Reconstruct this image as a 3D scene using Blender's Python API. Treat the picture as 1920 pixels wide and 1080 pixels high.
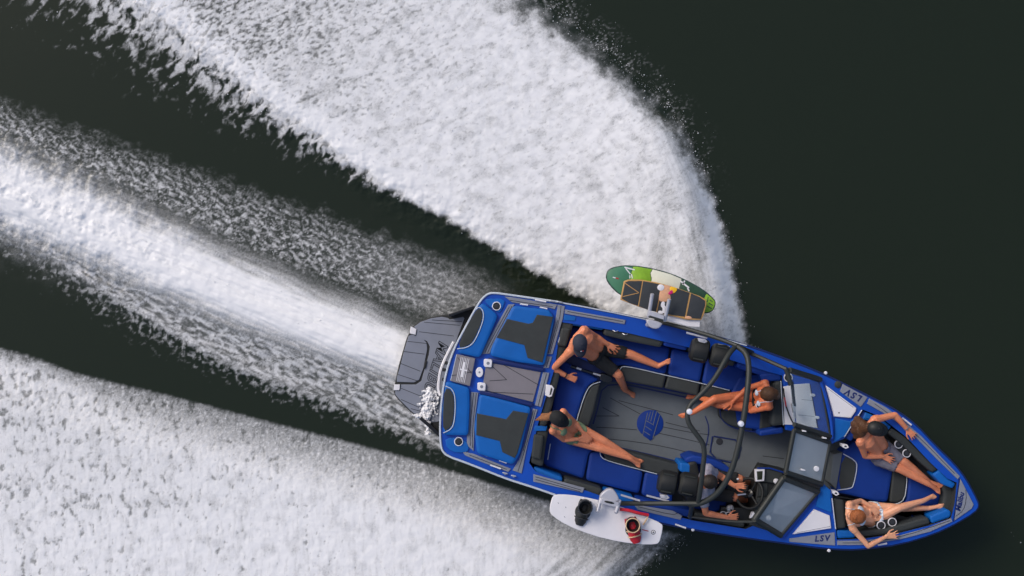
import bpy, bmesh, math, random
import numpy as np
from mathutils import Vector, Matrix
from mathutils.bvhtree import BVHTree
from mathutils.geometry import tessellate_polygon

for _o in list(bpy.data.objects):
    bpy.data.objects.remove(_o, do_unlink=True)
random.seed(7)
scene = bpy.context.scene
COL = scene.collection

# ------------------------------------------------------------------ camera
CAM_H = 19.0                       # drone height above the water
MPP = 1.0 / (147.0 * 18.1)         # metres per picture unit per metre of distance
cam_d = bpy.data.cameras.new('camera')
cam = bpy.data.objects.new('camera', cam_d)
COL.objects.link(cam)
cam.location = (0, 0, CAM_H)
cam.rotation_euler = (0, 0, 0)
cam_d.sensor_width = 36.0
cam_d.lens = 18.0 / (960.0 * MPP)
cam_d.clip_end = 3000.0
scene.camera = cam

# ------------------------------------------------------------------ sky, sun, exposure
SUN_EL, SUN_AZ = math.radians(43), math.radians(-50)   # azimuth from +Y towards +X
world = bpy.data.worlds.new('World')
scene.world = world
world.use_nodes = True
wn = world.node_tree.nodes
sky = wn.new('ShaderNodeTexSky')
sky.sky_type = 'NISHITA'
sky.sun_disc = False
sky.sun_elevation = SUN_EL
sky.sun_rotation = SUN_AZ
sky.air_density = 0.9
sky.dust_density = 3.5
sky.ozone_density = 1.0
world.node_tree.links.new(sky.outputs[0], wn['Background'].inputs[0])
wn['Background'].inputs[1].default_value = 0.11
sun_d = bpy.data.lights.new('sun', 'SUN')
sun_d.energy = 0.8
sun_d.angle = math.radians(24)
sun_d.color = (1.0, 0.95, 0.88)
sun = bpy.data.objects.new('sun', sun_d)
COL.objects.link(sun)
sdir = Vector((math.sin(SUN_AZ) * math.cos(SUN_EL), math.cos(SUN_AZ) * math.cos(SUN_EL), math.sin(SUN_EL)))
sun.rotation_euler = sdir.to_track_quat('Z', 'Y').to_euler()
sun.location = (0, 0, 30)
vs = scene.view_settings
vs.view_transform = 'Standard'
vs.look = 'None'
vs.exposure = 0.33
vs.gamma = 1.0
vs.use_curve_mapping = False

# ------------------------------------------------------------------ materials
def S(r, g, b):
    f = lambda c: c / 12.92 if c <= 0.04045 else ((c + 0.055) / 1.055) ** 2.4
    return (f(r / 255), f(g / 255), f(b / 255))

def mat(name, col, rough=0.5, var=0.12, vscale=6.0, bump=0.0, bscale=120.0, coat=0.0, metal=0.0, sss=0.0, spec=0.5, stretch=None):
    m = bpy.data.materials.new(name)
    m.use_nodes = True
    nt = m.node_tree
    N, L = nt.nodes, nt.links
    b = N['Principled BSDF']
    b.inputs['Roughness'].default_value = rough
    b.inputs['Metallic'].default_value = metal
    b.inputs['Specular IOR Level'].default_value = spec
    b.inputs['Coat Weight'].default_value = coat
    b.inputs['Coat Roughness'].default_value = 0.12
    if sss:
        b.inputs['Subsurface Weight'].default_value = sss
        b.inputs['Subsurface Radius'].default_value = (0.012, 0.004, 0.002)
    tc = N.new('ShaderNodeTexCoord')
    src = tc.outputs['Object']
    if stretch:
        mp = N.new('ShaderNodeMapping')
        mp.inputs['Scale'].default_value = stretch
        L.new(src, mp.inputs[0])
        src = mp.outputs[0]
    n = N.new('ShaderNodeTexNoise')
    n.inputs['Scale'].default_value = vscale
    n.inputs['Detail'].default_value = 6
    n.inputs['Roughness'].default_value = 0.65
    L.new(src, n.inputs['Vector'])
    r = N.new('ShaderNodeMapRange')
    r.inputs[1].default_value = 0.3
    r.inputs[2].default_value = 0.7
    r.inputs[3].default_value = 1.0 - var
    r.inputs[4].default_value = 1.0 + var
    L.new(n.outputs[0], r.inputs[0])
    mx = N.new('ShaderNodeMix')
    mx.data_type = 'RGBA'
    mx.blend_type = 'MULTIPLY'
    mx.inputs[0].default_value = 1.0
    mx.inputs[6].default_value = (*col, 1)
    L.new(r.outputs[0], mx.inputs[7])
    L.new(mx.outputs[2], b.inputs['Base Color'])
    if bump:
        n2 = N.new('ShaderNodeTexNoise')
        n2.inputs['Scale'].default_value = bscale
        n2.inputs['Detail'].default_value = 3
        L.new(src, n2.inputs['Vector'])
        bp = N.new('ShaderNodeBump')
        bp.inputs['Strength'].default_value = bump
        bp.inputs['Distance'].default_value = 0.004
        L.new(n2.outputs[0], bp.inputs['Height'])
        L.new(bp.outputs[0], b.inputs['Normal'])
    return m

M = {}
M['gel_blue'] = mat('gelcoat_blue', S(10, 74, 178), 0.28, 0.08, 3, coat=0.3)
M['deep_blue'] = mat('deep_blue_trim', S(18, 38, 100), 0.4, 0.1, 5)
M['vinyl_bright'] = mat('vinyl_bright_blue', S(10, 96, 178), 0.55, 0.07, 5, 0.15, 260, spec=0.3)
M['vinyl_blue'] = mat('vinyl_seat_blue', S(12, 54, 138), 0.6, 0.09, 5, 0.15, 260, spec=0.3)
M['charcoal'] = mat('vinyl_charcoal', S(54, 58, 58), 0.65, 0.12, 6, 0.2, 220, spec=0.35)
M['black'] = mat('black_rubber', S(28, 30, 30), 0.55, 0.15, 8)
M['black_gloss'] = mat('black_gloss', S(22, 23, 24), 0.25, 0.1, 8, coat=0.3)
M['eva'] = mat('eva_foam_grey', S(130, 135, 148), 0.85, 0.07, 4, 0.3, 300)
M['eva_floor'] = mat('eva_foam_floor', S(100, 107, 113), 0.85, 0.08, 4, 0.3, 300)
M['eva_warm'] = mat('eva_foam_hatch', S(128, 124, 130), 0.85, 0.07, 4, 0.3, 300)
M['groove'] = mat('groove_dark', S(48, 51, 58), 0.9, 0.1, 8)
M['white'] = mat('white_gelcoat', S(232, 230, 234), 0.4, 0.04, 5)
M['white_pipe'] = mat('white_piping', S(196, 204, 214), 0.55, 0.06, 20)
M['steel'] = mat('polished_steel', S(205, 206, 210), 0.3, 0.08, 20, metal=0.6)
M['alu'] = mat('brushed_aluminium', S(198, 198, 206), 0.4, 0.06, 12, metal=0.35)
M['tower'] = mat('powder_coat_tower', S(44, 48, 46), 0.5, 0.08, 10)
M['hull'] = mat('hull_dark', S(26, 29, 34), 0.3, 0.1, 3, coat=0.3)
M['screen'] = mat('screen_glass', S(48, 52, 34), 0.2, 0.25, 40)
M['red'] = mat('red_rubber', S(190, 30, 48), 0.5, 0.15, 20)
M['wood'] = mat('wood_rail', S(196, 150, 88), 0.4, 0.15, 14, stretch=(1, 6, 6))
M['grip'] = mat('grip_pad', S(56, 60, 64), 0.9, 0.12, 12, 0.4, 300)
M['b_green'] = mat('board_green', S(74, 130, 100), 0.4, 0.1, 8)
M['b_lime'] = mat('board_lime', S(140, 186, 50), 0.4, 0.16, 10)
M['b_cream'] = mat('board_cream', S(228, 228, 208), 0.4, 0.07, 8)
M['b_dgreen'] = mat('board_dark_green', S(52, 84, 62), 0.4, 0.2, 10)
M['b_edge'] = mat('board_edge', S(44, 70, 62), 0.4, 0.1, 8)
M['peach'] = mat('print_peach', S(222, 168, 130), 0.5, 0.12, 40)
M['yellow'] = mat('print_yellow', S(248, 190, 30), 0.5, 0.1, 30)
M['magenta'] = mat('print_magenta', S(196, 24, 108), 0.5, 0.1, 30)
M['lamp'] = mat('lamp_lens', S(225, 228, 240), 0.3, 0.03, 20)
M['orange'] = mat('strap_cream', S(222, 190, 150), 0.6, 0.1, 30)

def glass_mat(name, tint, alpha, rough):
    m = bpy.data.materials.new(name)
    m.use_nodes = True
    nt = m.node_tree
    N, L = nt.nodes, nt.links
    for n in list(N):
        N.remove(n)
    out = N.new('ShaderNodeOutputMaterial')
    tr = N.new('ShaderNodeBsdfTransparent')
    tr.inputs[0].default_value = (0.9, 0.94, 0.95, 1)
    pb = N.new('ShaderNodeBsdfPrincipled')
    pb.inputs['Base Color'].default_value = (*tint, 1)
    pb.inputs['Roughness'].default_value = rough
    tc = N.new('ShaderNodeTexCoord')
    n = N.new('ShaderNodeTexNoise')
    n.inputs['Scale'].default_value = 3.0
    L.new(tc.outputs['Object'], n.inputs['Vector'])
    r = N.new('ShaderNodeMapRange')
    r.inputs[3].default_value = alpha * 0.8
    r.inputs[4].default_value = alpha * 1.2
    L.new(n.outputs[0], r.inputs[0])
    mx = N.new('ShaderNodeMixShader')
    L.new(r.outputs[0], mx.inputs[0])
    L.new(tr.outputs[0], mx.inputs[1])
    L.new(pb.outputs[0], mx.inputs[2])
    L.new(mx.outputs[0], out.inputs[0])
    return m
M['glass'] = glass_mat('windscreen_glass', S(214, 220, 226), 0.42, 0.10)  # pale colour mixed in stands for sky mirrored in the panes
M['glass_clear'] = glass_mat('windscreen_glass_clear', S(170, 180, 190), 0.10, 0.1)

# ------------------------------------------------------------------ geometry helpers
def W(px, py, z):
    """a surveyed plan position (picture units) at height z -> world"""
    s = (CAM_H - z) * MPP
    return Vector(((px - 960.0) * s, (540.0 - py) * s, z))

class Frame:
    def __init__(self, org, ang=0.0):
        self.org = Vector(org); self.ang = ang
        self.inv = Matrix.Rotation(-ang, 3, 'Z')
    def __call__(self, px, py, z):
        return self.inv @ (W(px, py, z) - self.org)
    def world(self, v):
        return self.inv @ (Vector(v) - self.org)

def link(o, parent=None):
    COL.objects.link(o)
    if parent is not None:
        o.parent = parent
    return o

def obj(name, verts, faces, m, parent=None, sharp=35, smooth=True):
    me = bpy.data.meshes.new(name)
    me.from_pydata([tuple(v) for v in verts], [], faces)
    me.validate()
    bm = bmesh.new(); bm.from_mesh(me)
    bmesh.ops.recalc_face_normals(bm, faces=bm.faces)
    bm.to_mesh(me); bm.free()
    if smooth:
        me.polygons.foreach_set('use_smooth', [True] * len(me.polygons))
        me.set_sharp_from_angle(angle=math.radians(sharp))
    if m is not None:
        me.materials.append(M[m] if isinstance(m, str) else m)
    return link(bpy.data.objects.new(name, me), parent)

def chaikin(pts, n, closed=True):
    for _ in range(n):
        out = []
        k = len(pts)
        rng = range(k if closed else k - 1)
        if not closed:
            out.append(pts[0])
        for i in rng:
            a, b = pts[i], pts[(i + 1) % k]
            out.append(tuple(0.75 * x + 0.25 * y for x, y in zip(a, b)))
            out.append(tuple(0.25 * x + 0.75 * y for x, y in zip(a, b)))
        if not closed:
            out.append(pts[-1])
        pts = out
    return pts

def fillet(pts, r, k=3):
    """round the corners of a closed polygon with radius about r"""
    out = []
    n = len(pts)
    for i in range(n):
        a, b, c = Vector(pts[i - 1][:2]), Vector(pts[i][:2]), Vector(pts[(i + 1) % n][:2])
        d1, d2 = a - b, c - b
        q1 = b + d1.normalized() * min(r, d1.length * .42); q2 = b + d2.normalized() * min(r, d2.length * .42)
        for j in range(k + 1):
            t = j / k
            q = q1 * (1 - t) ** 2 + b * 2 * t * (1 - t) + q2 * t * t
            out.append((q.x, q.y))
    return out

def area2(p):
    return sum(p[i][0] * p[(i + 1) % len(p)][1] - p[(i + 1) % len(p)][0] * p[i][1] for i in range(len(p)))

def inset(p, d):
    """offset a ccw polygon inwards by d"""
    n = len(p); out = []
    for i in range(n):
        a = Vector(p[i - 1][:2]); b = Vector(p[i][:2]); c = Vector(p[(i + 1) % n][:2])
        e1 = (b - a); e2 = (c - b)
        if e1.length < 1e-7: e1 = e2
        if e2.length < 1e-7: e2 = e1
        n1 = Vector((-e1.y, e1.x)).normalized(); n2 = Vector((-e2.y, e2.x)).normalized()
        m = n1 + n2
        if m.length < 1e-4: m = n1
        m.normalize()
        k = d / max(0.45, m.dot(n1))
        out.append((b.x + m.x * k, b.y + m.y * k))
    # where the offset turns an edge around, pull that run of points together
    for _ in range(8):
        bad = []
        for i in range(n):
            j = (i + 1) % n
            ex, ey = p[j][0] - p[i][0], p[j][1] - p[i][1]
            fx, fy = out[j][0] - out[i][0], out[j][1] - out[i][1]
            bad.append(ex * fx + ey * fy < -1e-12)
        if not any(bad): break
        if all(bad): break
        st = next(i for i in range(n) if not bad[i - 1])
        i = 0
        while i < n:
            a = (st + i) % n
            if bad[a]:
                run = [a]
                while bad[(st + i) % n] and i < n:
                    i += 1; run.append((st + i) % n)
                mx = sum(out[q][0] for q in run) / len(run); my = sum(out[q][1] for q in run) / len(run)
                for q in run: out[q] = (mx, my)
            else:
                i += 1
    return out

def prism_xy(name, xy, z1, z0, m, parent, bev=0.01, dome=0.0, sharp=40):
    if area2(xy) < 0:
        xy = xy[::-1]
    n = len(xy)
    prof = [(0, z0), (0, z1 - bev), (bev * .3, z1 - bev * .32), (bev, z1)]
    if dome:
        prof.append((bev * 2.0, z1 + dome))
    if bev > .0035:
        prof.append((prof[-1][0] + .004, prof[-1][1] + .0002))
    V, F = [], []
    for d, z in prof:
        for q in (inset(xy, d) if d else xy):
            V.append((q[0], q[1], z))
    for k in range(len(prof) - 1):
        for i in range(n):
            j = (i + 1) % n
            F.append((k * n + i, k * n + j, (k + 1) * n + j, (k + 1) * n + i))
    F.append(tuple((len(prof) - 1) * n + i for i in range(n)))
    F.append(tuple(range(n))[::-1])
    return obj(name, V, F, m, parent, sharp)

def prism(name, pts, z1, z0, m, parent, fr, bev=0.01, sm=0, dome=0.0):
    pts = chaikin([tuple(map(float, p)) for p in pts], sm)
    xy = [tuple(fr(p[0], p[1], z1)[:2]) for p in pts]
    return prism_xy(name, xy, z1, z0, m, parent, bev, dome)

def tube(name, P, r, m, parent=None, seg=8, closed=False, caps=True):
    """P local points; r number or list"""
    P = [Vector(p) for p in P]
    n = len(P)
    R = r if isinstance(r, (list, tuple)) else [r] * n
    V, F = [], []
    up = Vector((0, 0, 1))
    for i in range(n):
        if closed:
            t = P[(i + 1) % n] - P[i - 1]
        else:
            t = P[min(i + 1, n - 1)] - P[max(i - 1, 0)]
        t.normalize()
        a = t.cross(up)
        if a.length < 0.05:
            a = t.cross(Vector((1, 0, 0)))
        a.normalize()
        b = a.cross(t).normalized()
        for k in range(seg):
            w = 2 * math.pi * k / seg
            V.append(P[i] + (a * math.cos(w) + b * math.sin(w)) * R[i])
    for i in range(n if closed else n - 1):
        j = (i + 1) % n
        for k in range(seg):
            l = (k + 1) % seg
            F.append((i * seg + k, i * seg + l, j * seg + l, j * seg + k))
    if not closed and caps:
        F.append(tuple(range(seg))[::-1])
        F.append(tuple((n - 1) * seg + k for k in range(seg)))
    return obj(name, V, F, m, parent, 50)

def line(name, pts, wpx, z, m, parent, fr, sm=0, h=0.004):
    """a flat inlaid strip along a polyline"""
    pts = chaikin([tuple(map(float, p)) for p in pts], sm, False) if len(pts) > 2 else pts
    P = [fr(p[0], p[1], z) for p in pts]
    w = wpx / 147.0 / 2
    V, F = [], []
    n = len(P)
    for i in range(n):
        t = P[min(i + 1, n - 1)] - P[max(i - 1, 0)]
        t.z = 0; t.normalize()
        s = Vector((-t.y, t.x, 0)) * w
        for q in (P[i] + s, P[i] - s):
            V.append((q.x, q.y, z)); V.append((q.x, q.y, z - h))
    for i in range(n - 1):
        a, b = i * 4, i * 4 + 4
        F += [(a, a + 2, b + 2, b), (a + 1, b + 1, b + 3, a + 3), (a, b, b + 1, a + 1), (a + 2, a + 3, b + 3, b + 2)]
    F += [(0, 1, 3, 2), (4 * n - 4, 4 * n - 2, 4 * n - 1, 4 * n - 3)]
    return obj(name, V, F, m, parent, 30, False)

def pipe(name, pts, rpx, z, m, parent, fr, sm=1):
    pts = chaikin([tuple(map(float, p)) for p in pts], sm, False)
    P = [fr(p[0], p[1], p[2] if len(p) > 2 else z) for p in pts]
    return tube(name, P, rpx / 147.0, m, parent, 6)

def lathe(name, c, prof, m, parent, seg=24, axis=None):
    V, F = [], []
    for r, z in prof:
        for k in range(seg):
            w = 2 * math.pi * k / seg
            V.append(Vector((r * math.cos(w), r * math.sin(w), z)))
    if axis is not None:
        q = Vector((0, 0, 1)).rotation_difference(Vector(axis))
        V = [q @ v for v in V]
    V = [v + Vector(c) for v in V]
    for i in range(len(prof) - 1):
        for k in range(seg):
            l = (k + 1) % seg
            F.append((i * seg + k, i * seg + l, (i + 1) * seg + l, (i + 1) * seg + k))
    F.append(tuple(range(seg))[::-1])
    F.append(tuple((len(prof) - 1) * seg + k for k in range(seg)))
    return obj(name, V, F, m, parent, 35)

def text(name, s, px, py, d, size_px, z, m, parent, fr, shear=0.0, ext=0.002, space=1.0, off=0.0):
    cu = bpy.data.curves.new('tmp_text', 'FONT')
    cu.body = s
    cu.size = size_px / 147.0
    cu.align_x = 'CENTER'; cu.align_y = 'CENTER'
    cu.extrude = ext
    cu.offset = off
    cu.shear = shear
    cu.space_character = space
    cu.resolution_u = 3
    to = bpy.data.objects.new('tmp_text', cu)
    COL.objects.link(to)
    dg = bpy.context.evaluated_depsgraph_get()
    me = bpy.data.meshes.new_from_object(to.evaluated_get(dg))
    bpy.data.objects.remove(to, do_unlink=True)
    p0 = fr(px, py, z); p1 = fr(px + d[0], py + d[1], z)
    t = (p1 - p0); ang = math.atan2(t.y, t.x)
    me.transform(Matrix.Translation((p0.x, p0.y, z)) @ Matrix.Rotation(ang, 4, 'Z'))
    me.materials.clear(); me.materials.append(M[m])
    me.name = name
    return link(bpy.data.objects.new(name, me), parent)

def empty(name, loc, rz=0.0):
    o = bpy.data.objects.new(name, None)
    o.empty_display_size = 0.3
    o.location = loc
    o.rotation_euler = (0, 0, rz)
    return link(o)

def tag(o, label=None, cat=None, group=None, kind=None):
    if label: o['label'] = label
    if cat: o['category'] = cat
    if group: o['group'] = group
    if kind: o['kind'] = kind
    return o

# ================================================================== WATER AND WAKE
def _perm(seed):
    return np.random.RandomState(seed).permutation(4096).astype(np.int64)

def perlin(x, y, seed):
    P = _perm(seed)
    xi = np.floor(x).astype(np.int64); yi = np.floor(y).astype(np.int64)
    xf = x - xi; yf = y - yi
    u = xf * xf * xf * (xf * (xf * 6 - 15) + 10); v = yf * yf * yf * (yf * (yf * 6 - 15) + 10)
    def g(ix, iy, fx, fy):
        h = P[(P[ix & 4095] + iy) & 4095] * (2 * math.pi / 4096.0)
        return np.cos(h) * fx + np.sin(h) * fy
    a = g(xi, yi, xf, yf); b = g(xi + 1, yi, xf - 1, yf)
    c = g(xi, yi + 1, xf, yf - 1); d = g(xi + 1, yi + 1, xf - 1, yf - 1)
    return 1.55 * ((a * (1 - u) + b * u) * (1 - v) + (c * (1 - u) + d * u) * v)

def fbm(x, y, seed, octv=4, gain=0.55):
    s = 0; a = 1; t = 0
    for i in range(octv):
        s = s + a * perlin(x * 2 ** i + 17.3 * i, y * 2 ** i + 5.1 * i, seed + i); t += a; a *= gain
    return s / t

def worley(x, y, seed):
    P = _perm(seed); Q = _perm(seed + 77)
    xi = np.floor(x).astype(np.int64); yi = np.floor(y).astype(np.int64)
    f1 = np.full(x.shape, 9.0); f2 = np.full(x.shape, 9.0)
    for dx in (-1, 0, 1):
        for dy in (-1, 0, 1):
            h = (P[(xi + dx) & 4095] + yi + dy) & 4095
            cx = xi + dx + P[h] / 4096.0; cy = yi + dy + Q[h] / 4096.0
            d = (cx - x) ** 2 + (cy - y) ** 2
            nf = np.minimum(f1, d)
            f2 = np.minimum(f2, np.maximum(f1, d)); f1 = nf
    return np.sqrt(f1), np.sqrt(f2)

def sst(a, b, x):
    t = np.clip((x - a) / (b - a), 0, 1)
    return t * t * (3 - 2 * t)

def cur(pts, x):
    X = [p[0] for p in pts]; Y = [p[1] for p in pts]
    r = np.interp(x, X, Y)
    s0 = (Y[1] - Y[0]) / (X[1] - X[0]); s1 = (Y[-1] - Y[-2]) / (X[-1] - X[-2])
    return np.where(x < X[0], Y[0] + (x - X[0]) * s0, np.where(x > X[-1], Y[-1] + (x - X[-1]) * s1, r))

CREST_A = [(-300, -380), (130, -90), (280, 22), (400, 115), (500, 195), (600, 262), (700, 336), (820, 402), (950, 478), (1110, 568), (1240, 640)]
FRINGE_A = [(-300, -190), (20, 0), (110, 50), (200, 108), (330, 178), (450, 250), (560, 298), (660, 346), (820, 405), (950, 480), (1110, 569), (1240, 641)]
RIGHT_A = [(-400, 560), (-100, 900), (0, 1025), (60, 1105), (150, 1206), (250, 1296), (360, 1344), (500, 1384), (640, 1410), (760, 1435)]
TOP_C = [(-300, 85), (0, 190), (150, 246), (300, 296), (500, 366), (700, 436), (850, 492), (960, 535), (1100, 600)]
GAP_C = [(-300, 130), (0, 262), (130, 322), (300, 398), (450, 466), (600, 524), (760, 582), (900, 640)]
PLUME_TOP = [(-300, 165), (0, 284), (100, 322), (200, 374), (300, 412), (420, 470), (520, 522), (640, 572), (760, 626), (880, 680)]
PLUME_C = [(-300, 240), (0, 352), (150, 412), (300, 482), (450, 548), (600, 606), (700, 642), (800, 685), (900, 720)]
LINE_C = [(-300, 300), (0, 424), (67, 458), (117, 492), (200, 546), (300, 606), (400, 662), (500, 708), (620, 752), (740, 800), (850, 850)]
BOT_C = [(-300, 350), (0, 492), (100, 548), (200, 612), (300, 668), (400, 712), (500, 748), (620, 788), (740, 832), (850, 880)]
TOP_E = [(-300, 560), (0, 651), (67, 669), (133, 695), (213, 716), (333, 744), (433, 771), (533, 797), (640, 824), (760, 856), (880, 892), (1000, 930), (1100, 960), (1200, 985), (1300, 1005)]

def wake(px, py):
    """returns foam cover, height (m), spray density at plan positions on the water"""
    n_big = fbm(px / 90, py / 90, 11, 3)
    n_mid = fbm(px / 26, py / 26, 21, 4)
    n_fin = fbm(px / 9, py / 9, 31, 3)
    # ---- coordinates along and across the travel direction
    c, s = math.cos(math.radians(24)), math.sin(math.radians(24))
    al = px * c + py * s; ac = -px * s + py * c
    streak = fbm(al / 90, ac / 9, 41, 4)
    # ================= upper sheet thrown to port
    dA = (cur(CREST_A, px) - py) * 0.82 + n_mid * 13 + n_big * 6 * sst(900, 500, px)
    dF = (cur(FRINGE_A, px) - py) * 0.82
    dR = cur(RIGHT_A, py) - px
    ca, sa = math.cos(math.radians(-24)), math.sin(math.radians(-24))
    ua = px * ca + py * sa; va = -px * sa + py * ca
    far = sst(1000, 300, px + 0.5 * (py - 150)) * sst(460, 100, py)
    pit_n = fbm(ua / 11 + n_mid * .5, va / 6.5, 61, 4)
    soft = fbm(ua / 60, va / 30, 71, 4)
    ragged = fbm(ua / 24, va / 17, 75, 4)
    pit = sst(0.02, 0.46, pit_n + 0.20 * n_big + 0.20 * soft - 0.16 + 0.30 * far)
    dense = (1 - .16 * far) * (1 - pit * (0.32 + 0.50 * far))
    dense *= 1 - (0.17 + .12 * far) * sst(-.10, .4, ragged) - 0.16 * sst(0.0, 0.45, soft)
    c3, s3 = math.cos(math.radians(38)), math.sin(math.radians(38))
    ray = fbm((px * c3 + py * s3) / 70, (-px * s3 + py * c3) / 13 + n_big * 1.5, 79, 4)
    dense *= 1 - 0.08 * sst(-.05, .45, ray)
    # soft folds that run out from the bow
    fan = fbm(dR / 34 + n_big * .7, py / 300, 81, 4)
    near_r = sst(320, 20, dR) * sst(90, 360, py)
    dense *= 1 - near_r * sst(-0.10, 0.35, fan) * 0.20
    low_r = sst(300, 520, py)
    kR = dR / (0.55 + 0.45 * low_r) + n_big * 10 + fbm(px / 40, py / 120, 83, 3) * 16
    folds = np.exp(-((kR - 82) / 26) ** 2) * .42 + np.exp(-((kR - 150) / 22) ** 2) * .18 - np.exp(-((kR - 30) / 18) ** 2) * .2
    silk = fbm(dR / 7 + n_big * .6, py / 110, 85, 4)
    dense *= 1 - sst(150, 420, py) * folds * (0.75 + .6 * silk) - near_r * .14 * np.clip(silk, -.6, .6)
    wedge = 22 + 120 * sst(430, 20, py)
    rag = fbm(px / 34, py / 34, 91, 4)
    eR = dR - 1 + rag * (3 + wedge * 0.5) + n_fin * (4 + .05 * wedge)
    edge_soft = sst(0, 1, eR / wedge)
    wisp = fbm((px - py * .5) / 12, (py + px * .5) / 20, 95, 4)
    in_r = np.clip(edge_soft * (0.60 + 0.40 * sst(-0.3, 0.3, wisp + 1.6 * (edge_soft - .45))), 0, 1)
    fleck = sst(0.10, 0.38, fbm(px / 6, py / 5, 93, 3) + .2 * wisp) * sst(-50 - wedge * .25, 30, dR) * sst(90, -5, dR) * sst(400, 120, py) * .5 * sst(-.25, .25, rag + .4 * wisp)
    above = sst(-6, 8, dA)
    # bright rolled crest along the lower-left edge
    cw_ = 20 + 16 * sst(600, 200, px)
    crest = np.exp(-((dA - 14) / cw_) ** 2) * sst(1000, 640, px)
    covA = above * in_r * np.clip(dense + crest * 0.55 * (1 - .5 * sst(.1, .5, n_mid)), 0, 1)
    # fringe sliding down the back of the crest
    cf, sf = math.cos(math.radians(-52)), math.sin(math.radians(-52))
    uf = px * cf + py * sf; vf = -px * sf + py * cf
    fr_n = fbm(vf / 12 + n_mid * .9, uf / 24 + n_big, 101, 4) + .25 * fbm(px / 40, py / 40, 103, 3)
    wid = np.maximum(9, (cur(FRINGE_A, px) - cur(CREST_A, px)) * 0.82)
    tF = np.clip((4 - dA) / wid, 0, 1.7)
    fr = sst(-0.10, 0.40, fr_n + 0.38 - 0.62 * tF) * sst(1.6, 1.0, tF) * sst(10, 0, dA)
    covF = np.clip(fr * (0.86 - 0.42 * tF), 0, 1) * in_r
    # ================= mottled band behind the port quarter
    dT = (py - cur(TOP_C, px)) * 0.92
    dG = (cur(GAP_C, px) - py) * 0.92
    g1, g2 = worley(al / 19 + n_mid * 1.4, ac / 10 + n_fin * .8, 111)
    net = sst(0.26, 0.0, g2 - g1) * 0.35 + sst(-0.05, 0.42, fbm(al / 12 + n_mid, ac / 6.5 + n_mid, 121, 4)) * 0.75
    right_fade = sst(1010, 840, px)
    blur = sst(560, 900, px)
    band = sst(-16, 44, dT + n_mid * 26) * sst(-20, 30, dG + n_mid * 16)
    covC = band * np.clip(net * (1 - .5 * blur) + .06 + 0.20 * blur * (1 + 1.2 * streak), 0, 1) * 0.70 * right_fade
    # ================= prop wash plume
    pc = cur(PLUME_C, px)
    hw = np.interp(px, [-300, 0, 300, 600, 780, 900], [84, 70, 62, 50, 46, 42])
    left = sst(560, 80, px)
    q = (py - pc) * 0.9 + n_mid * 22 * left + streak * 12
    core = np.exp(-(np.abs(q) / hw) ** 2.6)
    boil = fbm(al / 30 + n_mid * 1.2, ac / 20 + n_mid, 131, 5)
    rough_l = left * (sst(0.0, 0.45, boil) * 0.26 + .14 * sst(.10, .0, np.abs(boil)))
    covP = np.clip(core * (1.30 - rough_l) * (0.95 + .2 * streak), 0, 1)
    # torn upper skirt of the plume
    dP = (py - cur(PLUME_TOP, px)) * 0.9
    skirt = sst(-10, 30, dP + n_mid * 20) * sst(20, -20, q) * sst(-0.22, 0.35, fbm(al / 11, ac / 7, 141, 3) + 0.12)
    covP = np.maximum(covP, skirt * 0.66)
    # lower mottled side down to the thin crest line and beyond
    dL = (cur(LINE_C, px) - py) * 0.85 + n_mid * 9
    low = sst(-20, 20, q) * sst(-6, 5, dL)
    lowtex = sst(-0.34, 0.42, fbm(al / 17 + n_mid, ac / 7 + n_mid * .5, 151, 4) + 0.02 + .35 * streak)
    covL = low * np.clip(lowtex * 0.60 + 0.12, 0, 1)
    lcrest = np.exp(-(dL / 3.6) ** 2) * sst(660, 420, px) * np.clip(0.62 + .9 * n_fin, 0, 1)
    wB = np.maximum(10, (cur(BOT_C, px) - cur(LINE_C, px)) * 0.85)
    tB = np.clip(-dL / wB, 0, 1.7)
    frb = sst(-0.12, 0.40, fbm(px / 10 + n_mid, py / 11, 161, 4) + 0.22 - 0.60 * tB) * sst(6, -2, dL) * sst(1.6, .9, tB)
    covL = np.maximum(np.maximum(covL, lcrest * 0.85), frb * (0.46 - 0.20 * tB) * sst(900, 700, px))
    stern = sst(905, 860, px)
    covP *= stern; covL *= stern; lowh = low * stern
    # ================= lower sheet thrown to starboard
    dE = (py - cur(TOP_E, px)) * 0.95 + n_fin * 3
    dRE = 1292 - (py - 1000) * 1.22 - px
    vs_ = fbm(px / 8, py / 34, 171, 4)
    spot = fbm(px / 11 + n_mid * .5, py / 17, 181, 4) * (1 + .5 * n_big)
    softE = fbm(px / 34, py / 40, 185, 4)
    away = sst(820, 1060, py) * .14 + .12 * sst(450, 800, px)
    pitE = sst(0.04, 0.46, spot + 0.20 * softE + .15 * n_big - 0.10 + 0.12 * sst(600, 100, px) - away)
    lipw = np.interp(px, [-300, 150, 300, 700, 1000], [20, 40, 95, 120, 125])
    lip = sst(0, 1, dE / lipw)
    baseE = 0.36 + 0.64 * lip
    denseE = np.clip(baseE + vs_ * 0.30 * (1 - lip) + 0.10 * n_mid * (1 - .5 * lip), 0, 1) * (1 - pitE * 0.62) * (1 - 0.14 * sst(-.05, .4, vs_)) * (1 - .16 * sst(0, .45, softE))
    bubbles = sst(0.16, 0.42, fbm(px / 6, py / 7, 191, 3)) * (1 - lip) * .36
    denseE = np.clip(denseE + bubbles, 0, 1)
    cw, sw = math.cos(math.radians(-40)), math.sin(math.radians(-40))
    uw = px * cw + py * sw; vw = -px * sw + py * cw
    wedgeE = sst(330, 60, dRE)
    denseE *= 1 - .13 * sst(900, 200, px) * sst(1080, 700, py)
    denseE *= 1 - wedgeE * (0.16 + 0.50 * sst(-0.25, 0.4, fbm(uw / 150, vw / 24, 201, 3)))
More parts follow.
